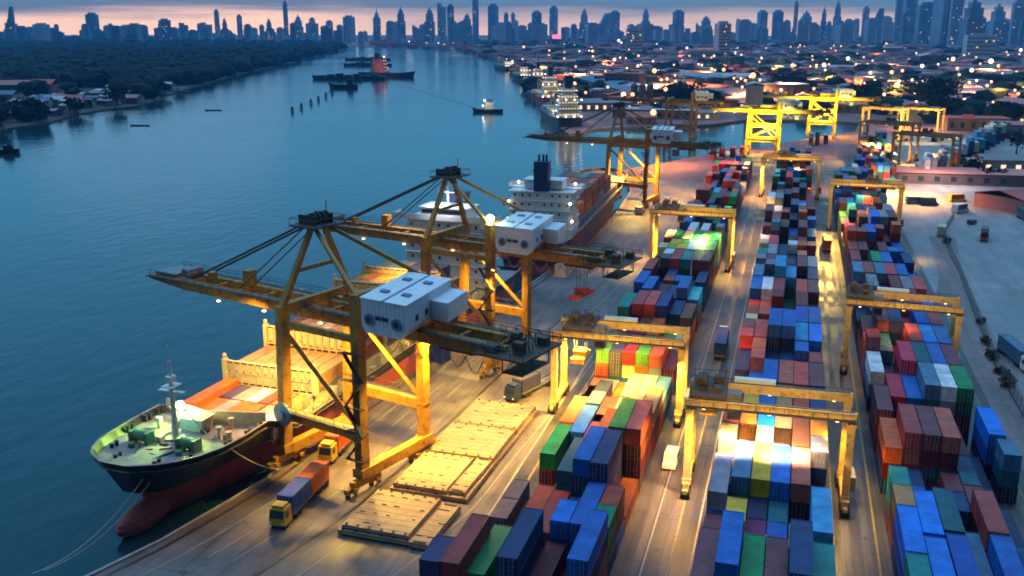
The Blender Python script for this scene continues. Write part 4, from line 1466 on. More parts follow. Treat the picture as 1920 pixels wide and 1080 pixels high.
def superstructure(root, x, B, zb, levels, front=-1, wing=2.2, paint='white', lit=True, depth=11.0, lh=2.7):
    m = MB()
    for k in range(levels):
        ins = .0 if k < levels - 2 else .6
        m.bx(x, x + depth - k * .5, -B / 2 + ins, B / 2 - ins, zb + k * lh, zb + (k + 1) * lh - .12)
        m.bx(x - .5, x + depth - k * .5 + .7, -B / 2 - .4, B / 2 + .4, zb + (k + 1) * lh - .119, zb + (k + 1) * lh)
    zt = zb + levels * lh
    m.bx(x - .8, x + 4.2, -B / 2 - wing, B / 2 + wing, zt + .002, zt + .3)
    m.bx(x - .8, x - .6, -B / 2 - wing, B / 2 + wing, zt + .3, zt + 1.3)
    for s in (-1, 1):
        m.bx(x - .8, x + 4.2, min(s * (B / 2 + wing), s * (B / 2 + wing - .2)), max(s * (B / 2 + wing), s * (B / 2 + wing - .2)), zt + .3, zt + 1.3)
    so_ = m.build('superstructure', M[paint], root)
    wh = MB().bx(x, x + 7, -B * .3, B * .3, zt + .3, zt + 2.9).bx(x - .4, x + 7.4, -B * .3 - .4, B * .3 + .4, zt + 2.9, zt + 3.1)
    wo = wh.build('wheelhouse', M[paint], root)
    MB().bx(x - .06, x, -B * .28, B * .28, zt + 1.5, zt + 2.4).build('bridge_window', M['glass'], wo)
    wn = MB()
    for k in range(levels):
        for i in range(8):
            y = -B / 2 + 1.6 + i * (B - 3.2) / 7
            if (i * 7 + k * 3) % 5:
                wn.bx(x - .05, x - .0, y - .32, y + .32, zb + k * lh + 1.1, zb + k * lh + 1.8)
                xe = x + depth - k * .5
                wn.bx(xe, xe + .05, y - .32, y + .32, zb + k * lh + 1.1, zb + k * lh + 1.8)
    wn.build('window', M['lit_window'] if lit else M['glass'], so_)
    ms = MB().tube((x + 3, 0, zt + 3.1), (x + 3, 0, zt + 9.5), .25, 8, 0, .12)
    ms.bx(x + 2.8, x + 3.2, -2.4, 2.4, zt + 6.3, zt + 6.5).bx(x + 2.2, x + 3.8, -.2, .2, zt + 7.6, zt + 7.8)
    ms.build('radar_mast', M[paint], root)
    return zt


# ---- ship one: bow towards the camera, cargo and hatches lit by the quay crane
S1X, S1Y, S1H = -86.9, 107.0, 3.6
s1 = thing('cargo_ship', 'black and red cargo ship moored at the quay, bulbous bow nearest the camera', 'ship', (S1X, S1Y, WATER_Z), R(90 - S1H), 'ships moored along the quay')
B1 = 20.4
ZD, ZF = 7.3, 10.9
hull(s1, 140, B1, ZD, ZF, 18.5, boot=5.2)
# x local = aft, y local = port(-X side is +y?)  rotation 90-S1H turns local x to world +Y (aft), local y to world -X (offshore)


def s1_part(mb, name, mt, parent=None):
    return mb.build(name, mt, parent or s1)


fc = ZF - 1.0
m = MB().tube((9, 0, fc), (9, 0, fc + 12.5), .5, 10, 0, .22).bx(8.6, 9.4, -2.2, 2.2, fc + 7.6, fc + 7.9).bx(7.8, 10.2, -1.0, 1.0, fc + 8.6, fc + 8.75)
for y in (-1, 1):
    m.tube((7.8, y, fc + 8.7), (7.8, y, fc + 9.7), .05, 4).tube((10.2, y, fc + 8.7), (10.2, y, fc + 9.7), .05, 4)
m.bx(8.3, 9.7, -.5, .5, fc + 9.2, fc + 10.2).tube((9, 0, fc + 12.5), (9, 0, fc + 15), .07, 5)
m.beam((9, 0, fc + 7), (12.5, 2.8, fc), .18, .18).beam((9, 0, fc + 7), (12.5, -2.8, fc), .18, .18)
s1_part(m, 'foremast', M['white'])
for y in (-4.2, 4.2):
    wd = MB().tube((6.5, y - 1.2, fc + 1.1), (6.5, y + 1.2, fc + 1.1), .85, 12).bx(5.6, 7.4, y + 1.2, y + 1.7, fc, fc + 1.9).bx(5.6, 7.4, y - 1.7, y - 1.2, fc, fc + 1.9).tube((4.2, y, fc), (4.2, y, fc + .9), .5, 10)
    s1_part(wd, 'windlass', M['deck_green'])
for (x, y) in ((0.5, 3.4), (0.5, -3.4), (3.4, 6.6), (3.4, -6.6), (9.5, 8.9), (9.5, -8.9), (14, 9.3), (14, -9.3), (17, 9.4), (17, -9.4)):
    bt = MB().bx(x - .8, x + .8, y - .3, y + .3, fc - .1, fc + .02)
    for k in (-.5, .5):
        bt.tube((x + k, y, fc - .1), (x + k, y, fc + .85), .27, 8).tube((x + k, y, fc + .85), (x + k, y, fc + .95), .36, 8)
    s1_part(bt, 'bollard', M['dark'])

for (x, y) in ((12, 5.5), (12, -5.5), (14.5, 4.6), (15.5, -5.2), (16.5, 6.5), (11, -8)):
    vt = MB().tube((x, y, fc - .1), (x, y, fc + 1.3), .28, 8).tube((x, y, fc + 1.3), (x, y, fc + 1.7), .5, 8)
    s1_part(vt, 'vent_cowl', M['cream'])

cl_ = random.Random(12)
for i in range(26):      # gear lying about the forecastle
    x, y = cl_.uniform(1.5, 15.5), cl_.uniform(-8.2, 8.2)
    if abs(y) > 4.2 + x * .38:
        continue
    m_ = cl_.choice(['deck_green', 'dark', 'orange', 'cream', 'steel', 'crane_bright', 'boot_red'])
    if i % 2:
        g_ = MB().bx(x, x + cl_.uniform(.5, 1.5), y, y + cl_.uniform(.4, 1.2), fc - .1, fc + cl_.uniform(.3, 1.1))
    else:
        g_ = MB().tube((x, y, fc + .1), (x + cl_.uniform(-1.6, 1.6), y + cl_.uniform(-1.6, 1.6), fc + .2), .16, 6)
    s1_part(g_, 'deck_gear', M[m_])
for y in (-2.2, 2.2):
    s1_part(MB().tube((.6, y * .5, fc + .12), (5.4, y * 1.6, fc + .5), .17, 6), 'anchor_chain', M['dark'])
s1_part(MB().bx(12.6, 15.2, -2.0, 2.0, fc - .1, fc + 1.9).bx(12.2, 15.6, -2.4, 2.4, fc + 1.9, fc + 2.1), 'store_house', M['cream'])
br = MB()
for s in (-1, 1):
    br.beam((16.2, 0, fc + .9), (18.6, s * 9.4, fc + .9), .16, 2.2)
s1_part(br, 'breakwater', M['cream'])
rl = MB()
for s in (-1, 1):
    for x in range(19, 112, 3):
        rl.tube((x, s * (B1 / 2 - .25), ZD - .1), (x, s * (B1 / 2 - .25), ZD + 1.1), .05, 4)
    for z in (.55, 1.1):
        rl.tube((18.7, s * (B1 / 2 - .25), ZD + z), (112, s * (B1 / 2 - .25), ZD + z), .05, 4)
s1_part(rl, 'guard_rail', M['cream'])
DK = ZD - .9
r5 = random.Random(4)
for s in (-1, 1):
    x = 21.0
    while x < 108:       # lockers, vents and pipe stands along the side deck
        w_ = r5.uniform(.8, 2.4)
        h_ = r5.uniform(.9, 2.6)
        s1_part(MB().bx(x, x + w_, min(s * 8.9, s * 9.75), max(s * 8.9, s * 9.75), DK, DK + h_), 'deck_locker', M['cream'])
        s1_part(MB().tube((x + w_ + .8, s * 9.5, DK), (x + w_ + .8, s * 9.5, DK + r5.uniform(1.5, 3.6)), .16, 6), 'vent_pipe', M['cream'])
        x += w_ + r5.uniform(1.9, 4.0)
    s1_part(MB().tube((19, s * 8.95, DK + 3.0), (110, s * 8.95, DK + 3.0), .09, 5).tube((19, s * 9.9, DK + .35), (110, s * 9.9, DK + .35), .13, 5), 'deck_pipe', M['steel'])
dh = MB().bx(20.2, 25.4, -9.6, -6.9, DK, DK + 3.0).bx(20.0, 25.6, -9.7, -6.8, DK + 3.001, DK + 3.15)
dho = s1_part(dh, 'deck_house', M['white'])
for y in (-9.0, -7.7):
    MB().bx(20.14, 20.195, y - .35, y + .35, DK + .2, DK + 2.1).build('door', M['dark'], dho)
MB().bx(22.0, 22.8, -9.66, -9.605, DK + .2, DK + 2.1).bx(23.8, 24.6, -9.66, -9.605, DK + .2, DK + 2.1).build('door', M['dark'], dho)
HC = DK + 2.9
s1_part(MB().bx(20.0, 20.35, -6.6, 8.6, DK - .4, HC).bx(33.4, 33.75, -8.6, 8.6, DK - .4, HC).bx(20.36, 33.39, 8.3, 8.6, DK - .4, HC).bx(20.36, 33.39, -6.7, -6.4, DK - .4, HC).bx(20.36, 33.39, -6.39, 8.29, DK - .3, DK).bx(19.8, 33.9, 8.62, 8.8, HC - .3, HC - .1), 'hatch_coaming', M['cream'])
s1_part(MB().bx(34.0, 112, -8.6, 8.6, DK - .4, HC - .15).bx(33.9, 112.2, -8.75, 8.75, HC - .6, HC - .4), 'hatch_coaming', M['cream'])
for i in range(6):
    x0 = 34.2 + i * 13.0
    hv = MB().bx(x0, x0 + 12.6, -8.7, 8.7, HC - .14, HC + .25)
    s1_part(hv, 'hatch_lid', M['hatch'])
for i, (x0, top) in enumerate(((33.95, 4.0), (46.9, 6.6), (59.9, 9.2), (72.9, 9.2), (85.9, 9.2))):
    lb_ = MB()
    for j in range(13):
        y = -8.75 + j * 17.5 / 12
        lb_.bx(x0 - .12, x0 + .14, y - .12, y + .12, HC - .1, HC + top)
    for z in (top * .5, top):
        lb_.bx(x0 - .16, x0 + .16, -9.0, 9.0, HC + z, HC + z + .22)
    for j in range(12):
        y = -8.6 + j * 17.5 / 12
        z0_ = HC + (.3 if i == 0 else top * .5 + .3)
        lb_.bx(x0 - .02, x0 + .06, y + .12, y + 1.08, z0_, HC + top - .35)
        if i and j % 3 == 0:
            lb_.bx(x0 - .02, x0 + .06, y + .06, y + 1.14, HC + .2, HC + top * .5 - .5)
    for y in (-9.0, 9.0):
        lb_.bx(x0 - .5, x0 + .5, y - .35, y + .35, HC - .1, HC + top + .5)
        lb_.ball((x0, y, HC + top + 1.0), .42, 0, 7, 5)
    lo = s1_part(lb_, 'lashing_bridge', M['cream'])
    MB().bx(x0 + .1, x0 + .16, -8.7, 8.7, HC, HC + top - .1).build('shade_backing', M['dark'], lo)  # dark sheet added behind the panels, stands in for shade in the gaps
    hb = MB()
    for j in range(12):
        y = -8.6 + j * 17.5 / 12 + .6
        hb.bx(x0 - .19, x0 - .165, y - .14, y + .14, HC + top * .55, HC + top * .55 + .3)
    hb.build('hand_hole', M['dark'], lo)
zt = superstructure(s1, 109.5, 20.0, DK, 7, wing=3.4, lit=False)
s1_part(MB().bx(117.5, 121, -2.2, 2.2, zt, zt + 5.0).bx(117.2, 121.3, -2.4, 2.4, zt + 5.0, zt + 5.5), 'funnel', M['navy'])
lbm = MB().ball((121, -11.6, DK + 9.2), 1.0, 0, 10, 6, (3.3, 1.25, 1.2))
s1_part(lbm, 'lifeboat', M['orange'])
# foredeck lamp: lantern on the breakwater head
fl = MB().tube((14.0, 2.9, fc), (14.0, 2.9, fc + 3.0), .12, 6).ball((14.0, 2.9, fc + 3.3), .65, 0, 10, 6)
s1_part(fl, 'deck_floodlight', M['lamp_green'])


MASS2, MCOL2 = MB(), []


def mass_box(q):
    a = q.get('rz', 0)
    cx, cy = q['x'] - math.sin(a) * q['len'] / 2, q['y'] + math.cos(a) * q['len'] / 2
    MASS2.box((cx, cy, q['z'] + CH / 2), (CW, q['len'], CH), 0, a)
    MCOL2.extend([paint_lin(q['col'])] * 6)


def ship_pt(x, y, z):
    a = R(90 - S1H)
    return (S1X + x * math.cos(a) - y * math.sin(a), S1Y + x * math.sin(a) + y * math.cos(a), WATER_Z + z)


def ship_stack(x, y, z, cols, what, L='L', hidden=0):
    for t, c in enumerate(cols):
        p = ship_pt(x, y, z + t * (CH + .03))
        q = dict(x=p[0], y=p[1], z=p[2], len=CL if L == 'L' else CS, col=c, rz=R(-S1H))
        if t < len(cols) - hidden:
            mass_box(q)
            continue
        put_container(ME_L if L == 'L' else ME_S, q, '%s container %s' % (WORD[c], what if len(cols) == 1 else what + ', ' + ['bottom tier', 'second tier', 'third tier', 'top tier'][t]), 'containers on the deck of the moored ship', False)


HZ = HC + .26
side = ['outermost offshore', 'second from offshore', 'third from offshore', 'fourth from offshore', 'third from quay', 'second from quay', 'nearest the quay']
ship_stack(20.9, 7.0, HC - 1.4, ['orange'], 'standing tall on the front hatch, outermost offshore')
for j, (y, c1_, c2_) in enumerate(((4.4, 'orange', 'purple'), (1.85, 'lav', 'lav'), (-.7, 'orange', 'white'), (-3.25, 'orange', 'rose'), (-5.3, 'grey', 'salmon'))):
    ship_stack(20.6, y, HC - 2.4, [c1_], 'lying low in the front half of the open hatch, ' + ORD[j] + ' from offshore', 'S')
    ship_stack(27.1, y, HC - 2.4, [c2_], 'lying low in the rear half of the open hatch, ' + ORD[j] + ' from offshore', 'S')
for (x, hs, cs, nm) in ((34.9, 1, ['tan'], 'on the second hatch of the near ship'), (47.7, 2, ['brown', 'tan'], 'on the third hatch of the near ship'), (60.6, 3, ['slate', 'olive', 'tan'], 'on the fourth hatch of the near ship'), (73.6, 3, ['slate', 'grey', 'olive'], 'on the fifth hatch of the near ship'), (86.3, 3, ['grey', 'tan', 'slate'], 'on the sixth hatch, before the ship bridge')):
    for j in range(7):
        k_ = cs[:max(1, hs - (1 if j == 6 else 0))]
        k_ = [crnd.choice(['beige', 'tan', cs[0], 'grey', 'brown', 'olive']) if crnd.random() < .35 else c for c in k_]
        ship_stack(x, 7.65 - 2.55 * j, HZ, k_, nm + ', ' + side[j], 'L', 1)
# mooring ropes of ship one
def mooring(a, b, sag, label):
    a, b = Vector(a), Vector(b)
    pts = [a.lerp(b, i / 14) - Vector((0, 0, sag * 4 * (i / 14) * (1 - i / 14))) for i in range(15)]
    o = MB().path(pts, .09, 5).build('mooring_rope', M['rope'])
    tag(o, label, 'rope', 'mooring ropes of the nearest ship')


mooring(ship_pt(-1.0, -3.4, fc + .3), at(60, 1076, .5), 2.4, 'left of two pale mooring ropes running from the bow down past the frame edge')
mooring(ship_pt(0.5, -4.2, fc + .3), at(82, 1070, .5), 2.4, 'right of two pale mooring ropes running from the bow down past the frame edge')
mooring(ship_pt(9.0, -10.0, fc - .2), (quay_x(126) + .9, 126, .5), .7, 'pale mooring rope crossing the black hull side towards the quay crane')

# ---- ship two: stern towards us, beyond the second crane
s2 = thing('container_ship', 'container ship with dark blue funnel and orange stacked cargo, moored ahead of the nearest ship', 'ship', (-75.9, 400, WATER_Z), R(-90 + 1.5), 'ships moored along the quay')
B2 = 22.0
M['hull_maroon'] = mat('hull_maroon', (0.11, 0.035, 0.03), 0.5, var=.35, scale=.2, dirt=(.06, .03, .02), dirt_amt=.6)
hull(s2, 132, B2, 9.8, 12.5, 20, boot=2.6, top='hull_maroon')
zt2 = superstructure(s2, 108, 19.5, 8.9, 5, lit=False, wing=2.0, depth=12)
f2 = MB().bx(114.5, 118.5, -2.2, 2.2, zt2, zt2 + 9).bx(114.2, 118.8, -2.4, 2.4, zt2 + 6, zt2 + 6.5)
for y in (-1.1, 0.2, 1.2):
    f2.tube((116, y, zt2 + 9), (116, y, zt2 + 11), .35, 8)
f2.build('funnel', M['navy'], s2)
for s in (-1, 1):
    MB().ball((116, s * 11.6, 18.6), 1.0, 0, 10, 6, (3.2, 1.3, 1.25)).build('lifeboat', M['orange'], s2)
MB().bx(22, 104, -9.2, 9.2, 8.9, 11.2).build('hatch_coaming', M['deck'], s2)
for (x, y, z) in ((120.2, -9.5, zt2 - 3), (120.2, 9.5, zt2 - 3), (120.6, -5, 10.5), (120.6, 6, 10.5), (119.6, -10, 14), (119.6, 10, 14), (110, -9, zt2 + 1.5), (110, 9, zt2 + 1.5)):
    MB().ball((x, y, z), .42, 0, 6, 4).build('deck_lamp', M['lamp_white'], s2)


def ship2_pt(x, y, z):
    a = R(-90 + 1.5)
    return (-75.9 + x * math.cos(a) - y * math.sin(a), 400 + x * math.sin(a) + y * math.cos(a), WATER_Z + z)


for i in range(5):
    x = 104.5 - i * 13.4
    for j in range(7):
        for t in range(3 if i < 4 else 2):
            p = ship2_pt(x, -7.7 + 2.55 * j, 11.4 + t * (CH + .03))
            c = ['brick', 'brown', 'salmon', 'orange'][(i + j + t) % 4] if i in (0, 1, 2) else ['olive', 'grey', 'slate', 'brick'][(i + j + t) % 4]
            q = dict(x=p[0], y=p[1], z=p[2], len=CL, col=c, rz=R(1.5))
            mass_box(q)
mo2 = MASS2.build('ship_containers', M['container_mass'])
ca = mo2.data.color_attributes.new('paint', 'FLOAT_COLOR', 'CORNER')
buf = []
for p, c in zip(mo2.data.polygons, MCOL2):
    buf += [*c, 1] * p.loop_total
ca.data.foreach_set('color', buf)
tag(mo2, 'mass of orange, cream and grey containers stacked on the two moored ships', 'containers', None, 'stuff')


# ------------------------------------------------------------------ vehicles
def truck(label, x, y, rz, cab='yellow', load='royal', cargo_label=None, group='container trucks on the quay', cabcol=None):
    """x forward; cab at +x"""
    root = thing('container_truck', label, 'truck', (x, y, 0), rz, group)
    c = MB()
    prof = [(3.0, .6), (5.3, .6), (5.35, 1.7), (5.0, 3.0), (3.1, 3.15)]
    n_ = len(prof)
    vs = [(px, -1.2, pz) for px, pz in prof] + [(px, 1.2, pz) for px, pz in prof]
    c.add(vs, [tuple(range(n_)), tuple(range(2 * n_ - 1, n_ - 1, -1))] + [(i, n_ + i, n_ + (i + 1) % n_, (i + 1) % n_) for i in range(n_)])
    c.bx(3.3, 4.9, -.9, .9, 3.16, 3.5)
    co_ = c.build('cab', M[cabcol or 'crane_bright'], root)
    MB().add([(5.37, -1.05, 1.75), (5.37, 1.05, 1.75), (5.06, 1.0, 2.85), (5.06, -1.0, 2.85)], [(0, 1, 2, 3)]).build('windscreen', M['glass'], co_)
    for s in (-1, 1):
        MB().bx(3.9, 4.9, min(s * 1.205, s * 1.24), max(s * 1.205, s * 1.24), 1.8, 2.7).build('side_window', M['glass'], co_)
        MB().bx(5.3, 5.42, s * .95 - .18, s * .95 + .18, .85, 1.15).build('headlight', M['white'], co_)
    MB().bx(-9.6, 3.4, -.5, .5, .95, 1.25).bx(-9.6, 2.6, -1.2, -.95, 1.0, 1.3).bx(-9.6, 2.6, .95, 1.2, 1.0, 1.3).bx(-9.7, -9.5, -1.2, 1.2, .9, 1.3).build('trailer', M['steel'], root)
    for (wx) in (4.5, 1.4, .2, -6.4, -7.7, -9.0):
        for s in (-1, 1):
            MB().tube((wx, s * .75, .52), (wx, s * 1.18, .52), .52, 14).build('wheel', M['tyre'], root)
    return root


def truck_with_load(label, pos, rz, loads, cl, cabcol=None):
    t = truck(label, pos[0], pos[1], rz, cabcol=cabcol)
    ca, sa = math.cos(rz), math.sin(rz)
    for (off, L_, col, lb) in loads:
        # container long axis is +Y of its mesh; it trails behind the cab
        px, py = pos[0] + ca * off, pos[1] + sa * off
        q = dict(x=px, y=py, z=1.32, len=CL if L_ == 'L' else CS, col=col, rz=rz + R(90))
        put_container(ME_L if L_ == 'L' else ME_S, q, lb, 'containers riding on trucks', True)
    return t


d_ = (at(527, 985) - at(620, 890)).normalized()
tz = math.atan2(d_.y, d_.x)
tp = at(545, 968)
truck_with_load('yellow cab truck driving towards the camera on the quay, carrying two short boxes', (tp.x - d_.x * 1.2, tp.y - d_.y * 1.2), tz, [(2.6, 'S', 'royal', 'navy blue short container on the truck, just behind its yellow cab'), (-3.55, 'S', 'orange', 'orange short container on the truck, behind the navy one')], None)
tp = at(585, 895)
truck_with_load('truck waiting under the nearest quay crane with an orange box', (tp.x - d_.x * 7, tp.y - d_.y * 7 + 3), tz, [(2.6, 'L', 'orange', 'orange container on the truck waiting under the nearest quay crane')], None)
tp = at(985, 740)
truck_with_load('truck with a purple box beside the left gantry on the apron', (tp.x, tp.y), R(250), [(2.6, 'S', 'purple', 'purple short container on the truck beside the left gantry')], None, 'navy')
tp = at(1345, 650)
truck_with_load('long flat truck parked in the lane left of the middle block', (tp.x + 1, tp.y), R(91), [(2.6, 'L', 'dblue', 'dark blue container on the long truck in the lane')], None, 'white')
tp = at(1555, 480)
truck_with_load('truck in the lit lane under the far right gantry', (12.0, 325), R(90), [(2.6, 'L', 'brown', 'brown container on the truck in the lit far lane')], None, 'white')


def small_vehicle(kind, label, p, rz, body, L=4.8, W=1.9, Hh=1.9, cat='van'):
    root = thing(kind, label, cat, (p[0], p[1], 0), rz, 'vehicles parked around the yard')
    prof = [(-L / 2, .4), (L / 2, .4), (L / 2, 1.0), (L / 2 - .9, 1.15), (L / 2 - 1.5, Hh), (-L / 2 + .1, Hh), (-L / 2, 1.0)]
    n_ = len(prof)
    vs = [(x, -W / 2, z) for x, z in prof] + [(x, W / 2, z) for x, z in prof]
    b = MB().add(vs, [tuple(range(n_)), tuple(range(2 * n_ - 1, n_ - 1, -1))] + [(i, n_ + i, n_ + (i + 1) % n_, (i + 1) % n_) for i in range(n_)])
    bo = b.build('body', M[body], root)
    MB().add([(L / 2 - .93, -W / 2 + .12, 1.2), (L / 2 - .93, W / 2 - .12, 1.2), (L / 2 - 1.46, W / 2 - .16, Hh - .1), (L / 2 - 1.46, -W / 2 + .16, Hh - .1)], [(0, 1, 2, 3)]).build('windscreen', M['glass'], bo)
    for s in (-1, 1):
        MB().bx(-L / 2 + .5, L / 2 - 1.6, min(s * (W / 2 + .004), s * (W / 2 + .02)), max(s * (W / 2 + .004), s * (W / 2 + .02)), 1.15, Hh - .15).build('side_window', M['glass'], bo)
        for x in (-L / 2 + .9, L / 2 - .9):
            MB().tube((x, s * (W / 2 - .22), .34), (x, s * (W / 2 + .02), .34), .34, 12).build('wheel', M['tyre'], root)
        MB().bx(L / 2, L / 2 + .03, s * W * .36 - .15, s * W * .36 + .15, .7, .9).build('headlight', M['white'], bo)
    return root


p = at(1258, 872)
small_vehicle('van', 'white van driving in the lane beside the leg of the nearest gantry', p, R(-92), 'white', 4.9, 2.1, 2.4)
for (px, py, rz_, bc, k, lb, dm_) in ((1795, 378, 20, 'crane_bright', 'van', 'yellow van parked by the long shed', (7, 2.6, 3.2)), (1742, 385, 10, 'navy', 'van', 'purple blue van left of the yellow van', (7, 2.6, 3.2)), (1715, 382, 10, 'blue_trim', 'van', 'blue grey van at the left end by the shed', (7, 2.6, 3.0)), (1800, 398, 50, 'white', 'van', 'white van in front of the yellow van at the fence', (8, 2.6, 3.4)), (1765, 440, 80, 'cream', 'truck', 'khaki truck standing by the fence bend', (8, 2.6, 3.4)), (1822, 420, 60, 'navy', 'car', 'dark blue car beside the teal lorry', (4.5, 1.9, 1.7)), (1200, 400, 80, 'cream', 'van', 'cream van on the lit far quay', (6, 2.4, 2.8))):
    small_vehicle(k, lb, at(px, py), R(rz_), bc, *dm_, cat=k)
p = at(1845, 448)
truck_with_load('lorry with a teal box parked on the open lot', (p.x, p.y), R(-100), [(2.6, 'S', 'teal', 'teal short container on the lorry on the open lot')], None, 'red')
p = at(1905, 690)
truck_with_load('lorry at the right frame edge beyond the fence', (p.x + 1, p.y + 2), R(-80), [(2.6, 'L', 'bgrey', 'blue grey container on the lorry at the right frame edge')], None, 'white')
p = at(1915, 415)
truck_with_load('lorry with a dark box on the far right of the open lot', (p.x + 2, p.y), R(-85), [(2.6, 'L', 'dteal', 'dark teal container on the lorry far right on the lot')], None, 'white')

# ------------------------------------------------------------------ fence, shrubs, sheds on the right
FL = [P2(1925, 790), P2(1868, 690), P2(1832, 600), P2(1800, 515), P2(1778, 470), P2(1768, 440), P2(1790, 405)]
fr = thing('fence', 'dark wire fence curving between the yard road and the open lot', 'fence', (FL[0][0], FL[0][1], 0))
wall_, posts = MB(), MB()
for a, c in zip(FL, FL[1:]):
    a, c = Vector((a[0] - FL[0][0], a[1] - FL[0][1], 0)), Vector((c[0] - FL[0][0], c[1] - FL[0][1], 0))
    L = (c - a).length
    wall_.beam(a + Vector((0, 0, .12)), c + Vector((0, 0, .12)), .22, .24)
    for i in range(int(L / 3)):
        p = a.lerp(c, i * 3 / L)
        posts.tube(p + Vector((0, 0, .5)), p + Vector((0, 0, 2.6)), .07, 5)
    for z in (1.0, 1.5, 2.0, 2.5):
        wall_.beam(a + Vector((0, 0, z)), c + Vector((0, 0, z)), .05, .06)
wall_.build('fence_rail', M['dark'], fr)
posts.build('fence_posts', M['steel'], fr)


def leaf_cloud(mb, c, r, n, size, rn, sq=(1, 1, 1), mi=0):
    for i in range(n):
        while True:
            v = Vector((rn.uniform(-1, 1), rn.uniform(-1, 1), rn.uniform(-1, 1)))
            if .25 < v.length < 1:
                break
        p = Vector(c) + Vector((v.x * r * sq[0], v.y * r * sq[1], v.z * r * sq[2]))
        a = Vector((rn.uniform(-1, 1), rn.uniform(-1, 1), rn.uniform(-.6, .6))).normalized() * size * rn.uniform(.6, 1.3)
        b = a.cross(Vector((rn.uniform(-1, 1), rn.uniform(-1, 1), rn.uniform(-1, 1)))).normalized() * size * rn.uniform(.5, 1.0)
        mb.add([p - a, p + b, p + a, p - b], [(0, 1, 2, 3)], mi)


shr = random.Random(5)
SHL = ['shrub leaning on the fence %s' % s for s in ('near the right frame edge', 'just beyond the lowest shrub', 'beside the upright gantry leg line', 'midway along the fence', 'below the khaki truck', 'next to the fence bend')]
for i, (px, py, r) in enumerate(((1885, 722, 1.8), (1862, 672, 1.6), (1850, 645, 1.5), (1838, 605, 1.1), (1878, 702, 1.3), (1776, 455, 1.8))):
    g = at(px, py)
    t = thing('shrub', 'dark green ' + SHL[i], 'shrub', g, 0, 'shrubs along the fence')
    m = MB()
    for k in range(4):
        leaf_cloud(m, (shr.uniform(-.9, .9), shr.uniform(-1.6, 1.6), r * .5), r * .6, 70, .28, shr)
    m.build('foliage', M['leaf'], t)
    MB().tube((0, 0, 0), (.2, .1, r * .8), .12, 6).tube((.3, .4, 0), (.7, .6, r * .7), .09, 6).build('stem', M['trunk'], t)


def tree(label, p, h, r, rn, cat='tree', group=None, n=260, leaf=.9, m_='leaf2'):
    t = thing('tree', label, cat, (p[0], p[1], 0), 0, group)
    tk = MB().tube((0, 0, -.6), (.2, .1, h * .5), h * .035, 7, 0, h * .022)
    for k in range(4):
        a = k * 1.6 + rn.uniform(0, 1)
        tk.tube((.15, .1, h * .35), (math.cos(a) * r * .6, math.sin(a) * r * .6, h * .7), h * .016, 5, 0, h * .006)
    tk.build('trunk', M['trunk'], t)
    m = MB()
    for k in range(7):
        a = rn.uniform(0, 6.28)
        d = rn.uniform(0, .75) * r
        leaf_cloud(m, (math.cos(a) * d, math.sin(a) * d, h * rn.uniform(.5, .85)), r * rn.uniform(.42, .68), n // 7, leaf, rn, (1, 1, .75))
    m.build('crown', M[m_], t)
    return t


def shed(name, label, cat, p, rz, L, W, h, roof, wall, group=None, pitch=.22, lit=False, flat=False):
    t = thing(name, label, cat, (p[0], p[1], 0), rz, group)
    MB().bx(-L / 2, L / 2, -W / 2, W / 2, -.3, h).build('wall', M[wall], t)
    r = MB()
    e = .5
    if flat:
        r.bx(-L / 2 - e * .4, L / 2 + e * .4, -W / 2 - e * .4, W / 2 + e * .4, h + .002, h + .35)
        r.bx(-L * .2, -L * .05, -W * .2, W * .1, h + .36, h + 1.8)
    else:
        k = W / 2 * pitch
        vs = []
        for x in (-L / 2 - e, L / 2 + e):
            vs += [(x, -W / 2 - e, h - .02), (x, W / 2 + e, h - .02), (x, 0, h + k), (x, -W / 2 - e, h + .2), (x, W / 2 + e, h + .2), (x, 0, h + k + .22)]
        r.add(vs, [(3, 9, 11, 5), (4, 5, 11, 10), (0, 2, 8, 6), (1, 7, 8, 2), (0, 6, 9, 3), (1, 4, 10, 7), (0, 3, 5, 2), (2, 5, 4, 1), (6, 8, 11, 9), (8, 7, 10, 11)])
    r.build('roof', M[roof], t)
    wn = MB()
    for i in range(max(2, int(L / 7))):
        x = -L / 2 + 3 + i * 7
        if x + 2 < L / 2:
            wn.bx(x - 1.2, x + 1.2, -W / 2 - .05, -W / 2 - .005, h * .25, h * .7)
    if wn.f:
        wn.build('window', M['lit_window'] if lit else M['glass'], t)
    return t


M['roof_pink'] = mat('faded_pink_roof', (0.58, 0.22, 0.19), .7, var=.25, scale=.05)
M['roof_red'] = mat('red_roof', (0.55, 0.12, 0.08), .7, var=.25, scale=.05)
M['roof_grey'] = mat('grey_roof', (0.30, 0.27, 0.29), .7, var=.3, scale=.05)
M['roof_pale'] = mat('pale_roof', (0.58, 0.52, 0.55), .7, var=.25, scale=.05)
M['roof_blue'] = mat('blue_roof', (0.10, 0.20, 0.30), .7, var=.25, scale=.05)
M['wall_dark'] = mat('dark_wall', (0.15, 0.115, 0.12), .8, var=.3, scale=.1)
M['wall_pale'] = mat('pale_wall', (0.36, 0.34, 0.34), .8, var=.25, scale=.1)
M['wall_rose'] = mat('rose_wall', (0.36, 0.15, 0.13), .8, var=.25, scale=.1)
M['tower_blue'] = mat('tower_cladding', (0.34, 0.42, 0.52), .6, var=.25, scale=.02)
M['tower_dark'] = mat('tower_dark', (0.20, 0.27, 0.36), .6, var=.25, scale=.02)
M['tower_pale'] = mat('tower_pale', (0.6, 0.6, 0.62), .6, var=.25, scale=.02)

